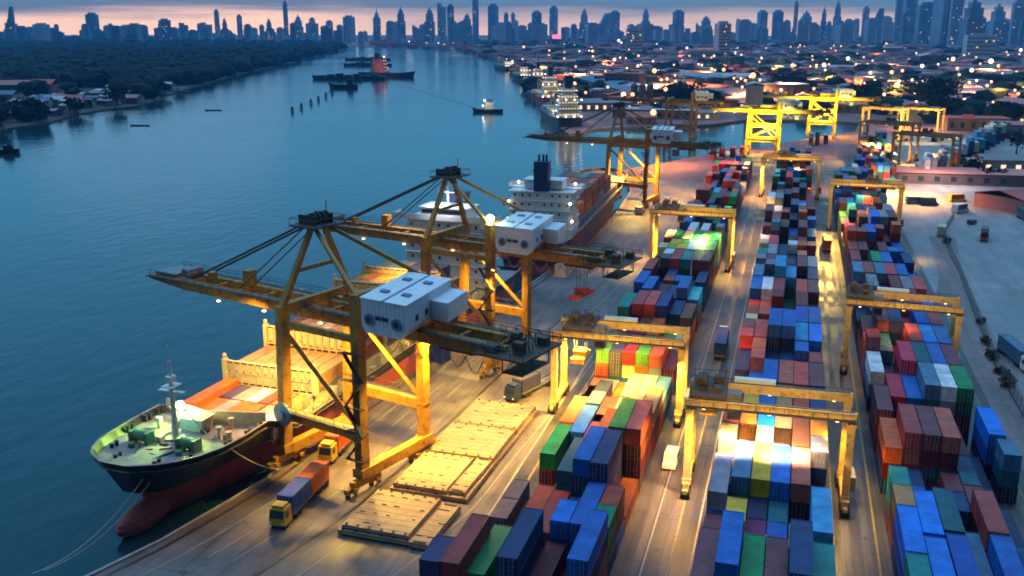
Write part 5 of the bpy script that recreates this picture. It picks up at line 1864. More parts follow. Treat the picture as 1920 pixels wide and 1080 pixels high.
pm = (at(1700, 350) + at(1850, 350)) / 2
shed('shed', 'long low shed with pinkish grey roof behind the parked vans', 'shed', (pm.x + 3, pm.y + 18), R(3), 62, 22, 5.0, 'roof_pink', 'wall_dark', None, .12)
pr = at(1900, 388)
shed('warehouse', 'red roofed warehouse at the right frame edge beside the open lot', 'warehouse', (pr.x + 22, pr.y + 12), R(38), 75, 24, 5.5, 'roof_red', 'wall_rose', None, .2)
pr = at(1905, 330)
shed('house', 'house with two lit windows among trees at the right frame edge', 'house', (pr.x, pr.y + 10), R(10), 34, 14, 7, 'roof_grey', 'wall_pale', None, .3, True)
pr = at(1860, 330)
shed('shed', 'small shed with glowing windows left of the lit house', 'shed', (pr.x, pr.y + 20), R(10), 20, 10, 5, 'roof_grey', 'wall_dark', None, .25, True)
trn = random.Random(31)
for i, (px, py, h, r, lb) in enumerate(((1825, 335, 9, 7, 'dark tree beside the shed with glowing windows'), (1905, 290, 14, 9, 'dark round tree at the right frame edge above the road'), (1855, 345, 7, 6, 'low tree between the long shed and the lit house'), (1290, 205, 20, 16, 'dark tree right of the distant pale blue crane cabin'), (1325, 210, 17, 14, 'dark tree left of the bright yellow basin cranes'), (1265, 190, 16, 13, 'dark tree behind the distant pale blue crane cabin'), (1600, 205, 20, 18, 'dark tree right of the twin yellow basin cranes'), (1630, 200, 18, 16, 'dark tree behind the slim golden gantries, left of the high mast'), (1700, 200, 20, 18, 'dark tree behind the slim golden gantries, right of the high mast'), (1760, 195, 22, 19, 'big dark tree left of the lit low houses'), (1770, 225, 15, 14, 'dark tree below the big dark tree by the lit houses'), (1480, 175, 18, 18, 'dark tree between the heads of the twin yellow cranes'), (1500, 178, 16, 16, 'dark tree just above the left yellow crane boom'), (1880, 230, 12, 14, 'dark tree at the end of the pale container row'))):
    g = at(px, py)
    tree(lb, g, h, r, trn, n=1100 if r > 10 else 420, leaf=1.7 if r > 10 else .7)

# ------------------------------------------------------------------ boats and ships on the river
def small_ship(name, label, cat, p, rz, L, B, fb, house, hull_m='hull_black', house_m='white', group=None, lit=True, mastn=1, house_x=.62, hl=.22, hh=6):
    t = thing(name, label, cat, (p[0], p[1], WATER_Z), rz, group)
    st = [(0, .05, .4), (.06, .5, .25), (.16, .88, .08), (.3, 1, 0), (.8, 1, 0), (.97, .85, .05), (1, .75, .08)]
    vs, fs = [], []
    for (s, b, sh_) in st:
        x = (s - .5) * L
        for z, k in ((-1, .8), (0, .9), (fb * (1 + sh_), 1)):
            vs += [(x - (fb * .5 if s == 0 and z > 0 else 0), b * k * B / 2, z), (x - (fb * .5 if s == 0 and z > 0 else 0), -b * k * B / 2, z)]
    for i in range(len(st) - 1):
        a, c = i * 6, i * 6 + 6
        for k in (0, 2):
            fs += [(a + k, c + k, c + k + 2, a + k + 2), (a + k + 1, a + k + 3, c + k + 3, c + k + 1)]
        fs.append((a + 4, c + 4, c + 5, a + 5))
    e_ = 6 * (len(st) - 1)
    fs += [(e_, e_ + 1, e_ + 3, e_ + 2), (e_ + 2, e_ + 3, e_ + 5, e_ + 4)]
    MB().add(vs, fs).build('hull', M[hull_m], t)
    if house:
        hx = (house_x - .5) * L
        m = MB()
        for k in range(house):
            ins = k * B * .05
            m.bx(hx + k * L * .01, hx + L * hl - k * L * .015, -B * .4 + ins, B * .4 - ins, fb + k * hh / house * 1.0, fb + (k + 1) * hh / house - .1)
            m.bx(hx + k * L * .01 - .4, hx + L * hl + .4, -B * .43 + ins, B * .43 - ins, fb + (k + 1) * hh / house - .099, fb + (k + 1) * hh / house)
        ho = m.build('deckhouse', M[house_m], t)
        wn = MB()
        for k in range(house):
            for i in range(7):
                y = -B * .3 + i * B * .1
                x1 = hx + L * hl - k * L * .015
                zz = fb + (k + .55) * hh / house
                wn.bx(hx + k * L * .01 - .06, hx + k * L * .01 - .01, y - B * .025, y + B * .025, zz - .4, zz + .4)
                wn.bx(x1 + .01, x1 + .06, y - B * .025, y + B * .025, zz - .4, zz + .4)
        wn.build('window', M['lit_window'] if lit else M['glass'], ho)
        mm = MB()
        for k in range(mastn):
            x = hx + L * hl * (.4 + k * .3)
            mm.tube((x, 0, fb + hh), (x, 0, fb + hh + L * .10 + 2), .2, 6)
            mm.bx(x - .15, x + .15, -B * .14, B * .14, fb + hh + L * .05, fb + hh + L * .05 + .3)
        mm.build('mast', M['dark'], t)
        MB().bx(hx + L * hl * .5, hx + L * hl * .8, -B * .12, B * .12, fb + hh + .01, fb + hh * 1.45).build('funnel', M['navy'], t)
    return t


def lamps_on(t, pts, r, m='lamp_white'):
    for p in pts:
        MB().ball(p, r, 0, 6, 4).build('deck_lamp', M[m], t)


tg = at(915, 207)
t = small_ship('tugboat', 'lit tugboat running in mid river, trailing a wake', 'tugboat', tg, R(8), 26, 8.5, 2.6, 2, 'hull_black', 'white', None, True, 1, .42, .26, 6)
lamps_on(t, [(-3, 0, 10.2), (2, 2.2, 7.6), (-4, -2.4, 5.6)], .7)
mf = at(725, 142)
t = small_ship('cargo_ship', 'dark ship with lit red and white upperworks at anchor in mid river', 'ship', (mf.x, mf.y), R(172), 95, 17, 6.5, 4, 'hull_black', 'wall_rose', None, True, 2, .5, .26, 20)
lamps_on(t, [(4, 0, 30), (8, 4, 20), (14, -4, 16), (2, -7, 12)], .8)
for dx, dz in ((-12, 12), (28, 14)):
    spot('deck_light', (mf.x + dx, mf.y - 26, dz), (mf.x + dx * .3, mf.y, 14), 11000, (1, .5, .32), 110, .8, 1)
spot('deck_light', (tg.x, tg.y - 12, 9), (tg.x, tg.y, 4), 3000, (1, .75, .5), 110, .8, .5)
for (px, py, L, lb) in ((655, 147, 105, 'long dark barge nearest the anchored ship'), (690, 122.5, 80, 'dark barge behind the anchored ship, second from far bank'), (690, 112, 90, 'farthest dark barge beyond the anchored ship')):
    g = at(px, py)
    t = small_ship('barge', lb, 'barge', g, R(HEAD * 57.3 + 2), L * 1.0 if py > 130 else L * 1.2, 15, 4.5, 0, 'hull_black', 'white', 'barges moored in mid river')
    m = MB()
    for i in range(7):
        m.bx(-L * .42 + i * L * .12, -L * .42 + i * L * .12 + L * .1, -5.5, 5.5, 4.6, 4.6 + 1.5 + (i * 37 % 5) * .7)
    m.build('cargo_heap', M['dark'], t)
g = at(645, 163)
t = small_ship('barge', 'short dark lighter in front of the long barge', 'barge', g, R(20), 34, 12, 5, 1, 'hull_black', 'dark', 'barges moored in mid river', False)
for i, (px, py) in enumerate(((548, 207), (565, 200), (583, 192), (597, 186), (611, 179), (623, 173), (668, 155), (677, 152))):
    g = at(px, py)
    t = thing('mooring_dolphin', 'dark mooring dolphin, %s of the row slanting across the river' % ORD[i], 'mooring post', (g.x, g.y, WATER_Z), 0, 'mooring dolphins in the river')
    m = MB()
    for a in (0, 2.1, 4.2):
        m.tube((math.cos(a) * 1.6, math.sin(a) * 1.6, -2), (math.cos(a) * .6, math.sin(a) * .6, 4), .4, 6)
    m.build('piles', M['dark'], t)
    MB().tube((0, 0, 3.8), (0, 0, 4.6), 1.2, 8).build('cap', M['dark'], t)
for (px, py, rz_, lb) in ((262, 232, 10, 'slim longtail boat on the open river near the left bank'), (400, 204, 15, 'slim longtail boat further out towards the dolphins'), (8, 283, 30, 'dark boat cut by the left frame edge')):
    g = at(px, py)
    small_ship('river_boat', lb, 'boat', g, R(rz_), 15 if px > 10 else 16, 2.0 if px > 10 else 6, .7 if px > 10 else 2.6, 0 if px > 10 else 1, 'hull_black', 'dark', None, False, 1, .5, .3, 2.2)
# wake of the tugboat: rippled strips with the dark sky reflection put into their colour
M['wake'] = mat('wake_water', (0.006, 0.035, 0.055), 0.22, var=.3, scale=.05, spec=.25, bump=1.0)
for pts in ([(905, 206), (880, 196), (850, 187), (815, 177), (785, 168), (762, 161)], [(925, 199), (955, 194), (985, 187), (1003, 184)]):
    q_ = [at(*p) for p in pts]
    wk = MB()
    for a, c in zip(q_, q_[1:]):
        wd_ = Vector((0, 1, 0)) * 5.0
        wk.add([(a.x, a.y - 3, WATER_Z + .03), (c.x, c.y - 5, WATER_Z + .03), (c.x, c.y + 6, WATER_Z + .03), (a.x, a.y + 3, WATER_Z + .03)], [(0, 1, 2, 3)])
    structure(wk.build('boat_wake', M['wake']))
# ships along the right bank, sterns towards us
for (px, py, rz_, L, B, hm, lb, hh, hl) in ((1070, 238, 112, 120, 22, 'hull_black', 'ship with lit pale superstructure, nearest of those along the far quay', 21, .14), (1035, 196, 112, 120, 20, 'boot_red', 'ship with pale superstructure second along the far quay', 20, .14), (1012, 165, 114, 110, 18, 'hull_black', 'white and dark ship third along the far quay', 17, .16), (985, 150, 116, 90, 15, 'hull_black', 'dark ship with lit deck fourth along the far quay', 12, .2), (955, 131, 120, 110, 16, 'hull_black', 'low dark ship farthest along the far quay', 9, .2)):
    g = at(px, py)
    a = R(rz_)
    c = (g.x + math.cos(a) * L / 2, g.y + math.sin(a) * L / 2)
    t = small_ship('cargo_ship', lb, 'ship', c, a + math.pi, L, B, 7.5, 5, hm, 'white', 'ships along the far quay', True, 2, .80, hl, hh)
    sx = (.80 - .5) * L
    lamps_on(t, [(sx + L * hl + 1.2, y * B * .4, z) for y in (-1, -.3, .4, 1) for z in (8.5, 7.5 + hh * .62)] + [(-L * .2, 0, 20), (sx + 3, 0, 11 + hh)], .55)
    dr = MB()
    for k in range(3):
        x = -L * .38 + k * L * .2
        dr.tube((x, 0, 7), (x, 0, 21), .7, 7).tube((x, 0, 9), (x + L * .13, 0, 18), .4, 6).bx(x + 2, x + L * .15, -B * .34, B * .34, 7.4, 9.8)
    dr.build('deck_crane', M['cream'], t)

# ------------------------------------------------------------------ left bank: woodland, houses, pier
wr = random.Random(11)
wood = MB()


def inside(poly, x, y):
    r = False
    j = len(poly) - 1
    for i in range(len(poly)):
        xi, yi = poly[i]
        xj, yj = poly[j]
        if (yi > y) != (yj > y) and x < (xj - xi) * (y - yi) / (yj - yi) + xi:
            r = not r
        j = i
    return r


CLEAR = [tuple(at(*p)[:2]) for p in ((38, 172), (86, 172), (166, 150), (50, 205), (78, 200), (105, 198), (135, 194), (235, 193), (300, 163), (60, 190), (160, 195), (10, 190))]
cnt = 0
while cnt < 5200:
    # sample by distance so that near trees are single crowns and far ones merge
    d = 780 * math.exp(wr.random() * 2.35)
    px = wr.uniform(-60, 660)
    g = ray(px, d)
    if not inside(lp, g.x, g.y) or not inside(lp, g.x + 8, g.y - 5):
        continue
    if px < 330 and d < 1330 and wr.random() < .9:
        continue
    if d < 1050 and wr.random() < .35:
        continue
    if any((g.x - hx_) ** 2 + (g.y - hy_) ** 2 < 42 ** 2 or ((g.x - hx_) ** 2 + (g.y - hy_) ** 2 < 95 ** 2 and g.length < math.hypot(hx_, hy_) and wr.random() < .85) for hx_, hy_ in CLEAR):
        continue
    k = 1 + d / 3500
    r = wr.uniform(3.5, 9.5) * k * (1.0 if wr.random() < .85 else 1.35)
    wood.ball((g.x, g.y, wr.uniform(2.5, 8.5) * min(1.6, k)), r, 0, 6, 4, (1, 1, wr.uniform(.6, 1.0)), .28, wr)
    cnt += 1
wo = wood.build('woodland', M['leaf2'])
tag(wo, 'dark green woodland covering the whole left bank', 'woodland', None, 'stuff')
for i in range(26):
    px = 5 + i * 23.5
    b0 = LB[0]
    y = None
    for a, c in zip(LB, LB[1:]):
        if a[0] <= px <= c[0]:
            y = a[1] + (c[1] - a[1]) * (px - a[0]) / (c[0] - a[0])
    if y is None:
        continue
    if px < 300 and i % 3:
        continue
    g = at(px, y - wr.uniform(.8, 2.2))
    tree('dark bushy tree leaning over the water on the left bank', (g.x, g.y), wr.uniform(10, 17), wr.uniform(6, 10), wr, 'tree', 'trees on the edge of the left bank', 280, 1.5)
for (px, py, L, W, h, roof, wall, lb) in ((38, 170, 52, 20, 7, 'roof_pink', 'wall_dark', 'long pink roofed hall among trees on the left bank'), (86, 172, 26, 20, 9, 'roof_red', 'wall_rose', 'red roofed house right of the pink hall on the left bank'), (166, 150, 34, 18, 10, 'roof_pale', 'wall_pale', 'pale shed alone in the woodland on the left bank'), (50, 205, 22, 14, 6, 'roof_pale', 'wall_pale', 'white riverside house, leftmost of the riverside cluster'), (78, 200, 18, 12, 6, 'roof_blue', 'wall_pale', 'blue roofed riverside house beside the white one'), (105, 198, 20, 12, 6, 'roof_pale', 'wall_pale', 'pale roofed riverside house in the middle of the cluster'), (135, 194, 24, 12, 5, 'roof_red', 'wall_dark', 'dull red roofed riverside house right of the cluster middle'), (70, 210, 16, 12, 7, 'roof_pale', 'wall_pale', 'tall pale riverside house in front of the blue roofed one'), (235, 193, 26, 10, 5, 'roof_pink', 'wall_dark', 'low pinkish riverside house near the point'), (300, 163, 44, 9, 4, 'roof_pale', 'wall_pale', 'pale landing shed by the pier on the left bank'), (360, 142, 30, 16, 7, 'roof_grey', 'wall_dark', 'grey roofed shed in the woods above the pier'), (445, 116, 50, 26, 9, 'roof_pale', 'wall_dark', 'faint pale roof far along the left bank'), (10, 190, 24, 14, 7, 'roof_blue', 'wall_pale', 'blue roofed house at the left frame edge')):
    g = at(px, py)
    shed('house', lb, 'house', g, R(5 + px % 20), L, W, h, roof, wall, 'houses on the left bank', .5)
hr_ = random.Random(8)
SH = (('roof_pale', 'pale'), ('roof_blue', 'blue'), ('roof_pink', 'pinkish'), ('roof_grey', 'grey'), ('roof_red', 'rusty red'), ('roof_pale', 'pale'))
for i in range(58):
    px = hr_.uniform(18, 300)
    yb = 236 - px * .165
    g = at(px, yb - hr_.uniform(3, 34))
    if not inside(lp, g.x, g.y):
        continue
    rf, wd_ = hr_.choice(SH)
    shed('hut', 'small riverside hut with %s roof crowded on the left bank' % wd_, 'hut', g, R(hr_.uniform(-30, 30)), hr_.uniform(8, 18), hr_.uniform(6, 10), hr_.uniform(3, 6), rf, hr_.choice(('wall_pale', 'wall_dark')), 'riverside huts with %s roofs' % wd_, .35)
# pier with a blue canopy
g = at(328, 170)
t = thing('pier', 'pier with blue roofed pontoon reaching from the left bank', 'pier', (g.x, g.y, WATER_Z), R(-20))
MB().bx(-28, 28, -5, 5, .4, 1.4).build('pontoon', M['dark'], t)
MB().bx(-24, 22, -4.5, 4.5, 5, 5.3).build('canopy', M['roof_blue'], t)
m = MB()
for x in (-23, -12, 0, 10, 21):
    for y in (-4, 4):
        m.tube((x, y, 1.4), (x, y, 5), .2, 5)
m.build('posts', M['steel'], t)
# the dark wooded spit at the left frame edge
g = at(20, 222)
for k in range(6):
    tree('dark tree on the wooded spit at the left frame edge', (g.x + wr.uniform(-30, 30), g.y + wr.uniform(-8, 26)), wr.uniform(13, 18), wr.uniform(9, 13), wr, 'tree', 'trees on the left spit', 420, 1.6)

# ------------------------------------------------------------------ the city on the right bank
cr_ = random.Random(77)
city_poly = basin[6:] + rbank + [tuple(ray(655, 6200)[:2]), tuple(ray(2100, 6200)[:2]), tuple(ray(2100, 640)[:2])]
taken = []


def free(x, y, r):
    for (a, b, c) in taken:
        if (a - x) ** 2 + (b - y) ** 2 < (r + c) ** 2 * .55:
            return False
    taken.append((x, y, r))
    return True


for t_ in [o for o in bpy.data.objects if o.type == 'EMPTY' and o.get('category') in ('tree', 'shed', 'house', 'warehouse', 'gantry crane', 'crane')]:
    taken.append((t_.location.x, t_.location.y, 14))
for q in RECS[::6]:
    if q['block'] in ('pale', 'inland', 'far'):
        taken.append((q['x'], q['y'], 9))
ROOFS = ['roof_pink'] * 5 + ['roof_grey'] * 4 + ['roof_pale'] * 3 + ['roof_red'] * 5 + ['roof_blue'] * 2
RW = {'roof_pink': 'faded pink', 'roof_grey': 'grey', 'roof_pale': 'pale', 'roof_red': 'dull red', 'roof_blue': 'blue grey'}
n_b, tries = 0, 0
while n_b < 265 and tries < 9000:
    tries += 1
    d = 700 * math.exp(cr_.random() * 1.75)
    px = cr_.uniform(860, 2000)
    g = ray(px, d)
    if not inside(city_poly, g.x, g.y):
        continue
    k = .8 + d / 2600
    L, W, h = cr_.uniform(18, 62) * k, cr_.uniform(12, 26) * k, cr_.uniform(4, 9) * (1 + (cr_.random() < .12) * 1.8)
    if d < 1500 and px > 1420:
        L, W = L * .8, W * .8
    if not all(inside(city_poly, g.x + a * L * .55, g.y + b * L * .55) for a in (-1, 1) for b in (-1, 1)):
        continue
    if not free(g.x, g.y, L * .55):
        continue
    rf = cr_.choice(ROOFS)
    lit = cr_.random() < .3
    fl_ = cr_.random() < .4
    shed('warehouse' if L > 40 else 'house', 'low building with %s %s roof%s among the crowded right bank roofs' % ('flat' if fl_ else 'pitched', RW[rf], ' and glowing windows' if lit else ''), 'building', g, R(cr_.choice((8, 98)) + cr_.uniform(-12, 12)), L, W, h, rf, cr_.choice(('wall_dark', 'wall_rose', 'wall_pale', 'wall_dark')), 'low buildings of the right bank with %s %s roofs' % (RW[rf], 'flat' if fl_ else 'pitched') + (' lit' if lit else ''), .25, lit, fl_)
    n_b += 1
# the rest of the roofs, too many to count
rest = MB()
for i in range(7000):
    d = 900 * math.exp(cr_.random() * 1.95)
    px = cr_.uniform(700, 2050)
    g = ray(px, d)
    if not inside(city_poly, g.x, g.y) or (d < 1500 and not free(g.x, g.y, 9)):
        continue
    k = .7 + d / 3200
    rest.box((g.x, g.y, 2.2 * k), (cr_.uniform(7, 26) * k, cr_.uniform(7, 20) * k, cr_.uniform(4.0, 11) * k), cr_.randint(0, 5), R(cr_.choice((8, 98)) + cr_.uniform(-20, 20)))
o = rest.build('distant_roofs', [M['roof_grey'], M['roof_pink'], M['wall_dark'], M['roof_pale'], M['roof_red'], M['wall_rose']])
tag(o, 'countless small roofs of the low city beyond the port', 'roofs', None, 'stuff')
gr = MB()
for i in range(420):
    d = 800 * math.exp(cr_.random() * 2.0)
    px = cr_.uniform(840, 2050)
    g = ray(px, d)
    if not inside(city_poly, g.x, g.y) or cr_.random() < .3:
        continue
    k = 1 + d / 3000
    for j in range(cr_.randint(1, 3)):
        gr.ball((g.x + cr_.uniform(-12, 12) * k, g.y + cr_.uniform(-12, 12) * k, 4.5 * k), cr_.uniform(4, 8) * k, 0, 6, 4, (1.2, 1.2, .8), .3, cr_)
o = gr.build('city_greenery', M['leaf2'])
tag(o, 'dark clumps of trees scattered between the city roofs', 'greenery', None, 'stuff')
# rows of stacked boxes in the far terminal behind the basin
ft, fc_ = MB(), []
for i in range(520):
    a_, b_ = cr_.uniform(0, 1), cr_.uniform(0, 1)
    p_ = at(1130 + 420 * a_, 172 - 58 * b_)
    gx, gy = round(p_.x / 13.5) * 13.5, round(p_.y / 34) * 34
    if not inside(city_poly, gx, gy):
        continue
    nt_ = cr_.randint(1, 4)
    n0 = len(ft.f)
    ft.box((gx, gy + cr_.randint(0, 8) * 2.6, nt_ * 1.3), (12.2, 2.5, nt_ * 2.6), 0, 0)
    c = paint_lin(cr_.choice(['brick', 'dred', 'rose', 'orange', 'salmon', 'grey', 'dblue', 'maroon', 'white', 'red']))
    fc_ += [c] * (len(ft.f) - n0)
fo_ = ft.build('far_terminal_stacks', M['container_mass'])
ca = fo_.data.color_attributes.new('paint', 'FLOAT_COLOR', 'CORNER')
buf = []
for p_, c in zip(fo_.data.polygons, fc_):
    buf += [*c, 1] * p_.loop_total
ca.data.foreach_set('color', buf)
tag(fo_, 'far reddish container stacks of the terminal across the basin', 'containers', None, 'stuff')
# big dark-blue warehouse roof beside the far quay, rail viaduct, white tower block
g = at(1130, 178)
shed('warehouse', 'huge dark blue roofed transit shed beside the ships on the far quay', 'warehouse', (g.x + 10, g.y + 60), R(112), 330, 52, 9, 'roof_blue', 'wall_dark', None, .12)
g = at(1180, 160)
shed('warehouse', 'long grey roofed transit shed parallel to the huge dark blue one', 'warehouse', (g.x + 70, g.y + 140), R(112), 300, 46, 9, 'roof_grey', 'wall_dark', None, .12)
g = at(1188, 208)
m = thing('silo_group', 'group of dark silos standing under bright lamps by the far quay', 'silo', g)
for i in range(3):
    MB().tube((i * 7, 0, -.3), (i * 7, 0, 22), 3, 14).tube((i * 7, 0, 22), (i * 7, 0, 24.5), 3, 14, 0, .5).build('silo_tank', M['wall_dark'], m)
g = at(1268, 222)
shed('warehouse', 'pale blue boxy plant building beside the dark trees across the basin', 'building', (g.x, g.y + 12), R(8), 26, 14, 12, 'roof_pale', 'wall_pale', None, .1, False, True)


# ------------------------------------------------------------------ skyline towers
def tower(label, px, top, wpx, dist, shape='slab', m_='tower_blue', group=None, parts=True):
    g = ray(px, dist)
    a = math.atan((540 - top) / F) - TILT
    h = CAM_H + dist * math.tan(a) * 1.0
    wd = max(12, wpx * dist / F / 1.02)
    t = thing('tower_block', label, 'tower', (g.x, g.y, 0), R(cr_.uniform(-20, 20)) + HEAD, group)
    dp = wd * cr_.uniform(.6, 1.0)
    b = MB()
    if shape == 'slab':
        b.bx(-wd / 2, wd / 2, -dp / 2, dp / 2, -1, h * .94).bx(-wd * .3, wd * .3, -dp * .3, dp * .3, h * .94, h)
    elif shape == 'step':
        for k, (f, z0, z1) in enumerate(((1, -1, h * .6), (.74, h * .6, h * .82), (.48, h * .82, h * .93), (.16, h * .93, h))):
            b.bx(-wd / 2 * f, wd / 2 * f, -dp / 2 * f, dp / 2 * f, z0, z1)
    elif shape == 'spire':
        b.bx(-wd / 2, wd / 2, -dp / 2, dp / 2, -1, h * .72)
        b.tube((0, 0, h * .72), (0, 0, h * .86), wd * .4, 8, 0, wd * .2).tube((0, 0, h * .86), (0, 0, h), wd * .12, 6, 0, 1)
    elif shape == 'twin':
        b.bx(-wd / 2, -wd * .08, -dp / 2, dp / 2, -1, h).bx(wd * .06, wd / 2, -dp / 2, dp / 2, -1, h * .9).bx(-wd * .08, wd * .06, -dp * .3, dp * .3, -1, h * .7)
    elif shape == 'slope':
        vs = [(-wd / 2, -dp / 2, -1), (wd / 2, -dp / 2, -1), (wd / 2, -dp / 2, h), (wd * .2, -dp / 2, h), (-wd * .1, -dp / 2, h * .7), (-wd / 2, -dp / 2, h * .45)]
        vs += [(x, dp / 2, z) for x, y, z in vs]
        b.add(vs, [(0, 1, 2, 3, 4, 5), (11, 10, 9, 8, 7, 6)] + [(i, 6 + i, 6 + (i + 1) % 6, (i + 1) % 6) for i in range(6)])
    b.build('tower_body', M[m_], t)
    if parts:
        fl = MB()
        nfl = max(3, int(h / 9))
        for k in range(nfl):
            z = 4 + k * (h * (.58 if shape != 'slab' else .9)) / nfl
            fl.bx(-wd / 2 - .25, wd / 2 + .25, -dp / 2 - .25, -dp / 2 - .01, z, z + 1.6)
        fl.build('window_band', M['glass'], t)
        lw = MB()
        for k in range(cr_.randint(4, 12)):
            x, z = cr_.uniform(-wd * .45, wd * .42), cr_.uniform(5, h * (.55 if shape != 'slab' else .85))
            lw.bx(x, x + 3.2, -dp / 2 - .5, -dp / 2 - .3, z, z + 3)
        lw.build('lit_window', M['lit_window'], t)
    return t


PT = [(20, 17, 15, 'slope', 'sail shaped tower at the far left end of the skyline'), (175, 26, 17, 'slab', 'broad tower alone in the left skyline'), (310, 36, 20, 'slab', 'square tower under the brightest sunset glow'), (408, 19, 8, 'slab', 'slim tower right of the sunset glow'), (422, 34, 9, 'step', 'short stepped tower right of the slim glow tower'), (450, 28, 9, 'slab', 'narrow flat topped tower left of the tallest left tower'), (505, 35, 12, 'step', 'low stepped tower left of the tallest left tower'), (537, 3, 8, 'slab', 'tallest pencil thin tower of the left skyline'), (560, 29, 13, 'step', 'stepped tower just right of the tallest pencil tower'), (586, 33, 10, 'slab', 'small square tower right of the stepped neighbour'), (618, 38, 12, 'slab', 'low tower left of the river head'), (655, 29, 18, 'slab', 'wide tower above the river head'), (707, 15, 13, 'spire', 'spired tower above the head of the river'), (752, 14, 16, 'step', 'stepped slim tower second from the river head'), (806, 14, 18, 'step', 'stepped tower left of the dense central cluster'), (829, 6, 14, 'twin', 'twin topped tower in the dense central cluster'), (845, 8, 12, 'slab', 'tall slab right of the twin topped tower'), (892, -6, 11, 'slab', 'tallest tower of the central skyline, cut by the frame top'), (876, 25, 16, 'step', 'stepped block left of the tallest central tower'), (925, 7, 16, 'slab', 'dark flat tower right of the tallest central tower'), (949, 23, 8, 'slab', 'thin tower left of a matching thin tower'), (962, 23, 7, 'slab', 'thin tower right of a matching thin tower'), (1006, 20, 17, 'slab', 'square shouldered tower right of the thin pair'), (1038, 11, 13, 'slab', 'tall slab with plain top in the middle skyline'), (1095, 16, 15, 'step', 'stepped tower with narrow crown in the middle skyline'), (1130, 25, 26, 'slope', 'sloping mass of a tower right of the narrow crowned one'), (1152, 20, 18, 'slab', 'flat topped tower in the wide block group'), (1210, 15, 14, 'step', 'lone stepped tower right of the wide block group'), (1271, 19, 17, 'slab', 'square tower with stepped corners, right of the lone stepped tower'), (1323, 30, 22, 'step', 'broad stepped building in the right centre skyline'), (1428, 20, 14, 'slab', 'small slab left of the low wide block'), (1457, 20, 18, 'slab', 'low wide block with flat top'), (1490, 4, 6, 'slab', 'needle thin tower in the right skyline'), (1510, 22, 20, 'step', 'stepped tower right of the needle tower'), (1543, 15, 9, 'step', 'narrow stepped tower between two broad ones'), (1568, 3, 13, 'step', 'tall stepped tower with bright sides'), (1621, 14, 10, 'slab', 'narrow tower left of the rounded broad tower'), (1640, 18, 24, 'slope', 'rounded broad tower before the big right cluster'), (1685, -4, 16, 'slab', 'tall slab at the left of the big right cluster'), (1702, -10, 20, 'slab', 'very tall slab cut by the frame top in the right cluster'), (1735, 8, 30, 'slab', 'broad pale tower in the big right cluster'), (1765, -8, 24, 'twin', 'twin topped tall tower in the big right cluster'), (1790, -14, 18, 'slab', 'tallest right tower cut by the frame top'), (1822, 3, 34, 'step', 'dark stepped tower with broad shoulders in the right cluster'), (1868, 12, 24, 'step', 'stepped tower near the right frame edge'), (1906, 5, 20, 'slab', 'tall slab at the right frame edge'), (1355, 40, 24, 'slab', 'pale apartment block standing nearer than the skyline'), (1190, 50, 30, 'slab', 'pale mid-rise block before the lone stepped tower'), (1840, 62, 46, 'slab', 'pale blue block of flats low in the right city')]
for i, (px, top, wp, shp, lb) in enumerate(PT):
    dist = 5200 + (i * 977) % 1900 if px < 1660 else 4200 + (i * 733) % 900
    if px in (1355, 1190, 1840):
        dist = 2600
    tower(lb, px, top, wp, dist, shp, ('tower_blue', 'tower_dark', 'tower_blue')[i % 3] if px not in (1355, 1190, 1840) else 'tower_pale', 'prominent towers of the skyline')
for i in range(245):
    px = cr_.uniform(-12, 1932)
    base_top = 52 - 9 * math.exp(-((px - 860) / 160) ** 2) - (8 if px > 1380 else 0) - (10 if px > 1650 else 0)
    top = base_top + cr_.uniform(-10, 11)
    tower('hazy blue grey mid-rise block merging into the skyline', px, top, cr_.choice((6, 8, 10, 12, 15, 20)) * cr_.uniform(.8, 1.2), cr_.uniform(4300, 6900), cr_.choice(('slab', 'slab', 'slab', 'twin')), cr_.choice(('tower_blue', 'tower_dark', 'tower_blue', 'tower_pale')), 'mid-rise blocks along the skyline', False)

# ------------------------------------------------------------------ lamps of the city and port
def mast_lamp(label, px, py, h, r, m_, cat='street lamp', group='lamps glowing over the right bank', dist=None):
    """py is where the lamp head shows"""
    eye_ = Vector((0, 0, CAM_H))
    d = at(px, py, 0) if py > 60 else None
    # foot of the mast: walk along the sight line until the head is h above the ground
    g = at(px, py, h)
    t = thing('floodlight_mast', label, cat, (g.x, g.y, 0), 0, group)
    MB().tube((0, 0, -.3), (0, 0, h), .22, 6, 0, .12).build('pole', M['steel'], t)
    MB().ball((0, 0, h + .3), r, 0, 8, 5).build('lamp_head', M[m_], t)
    return t


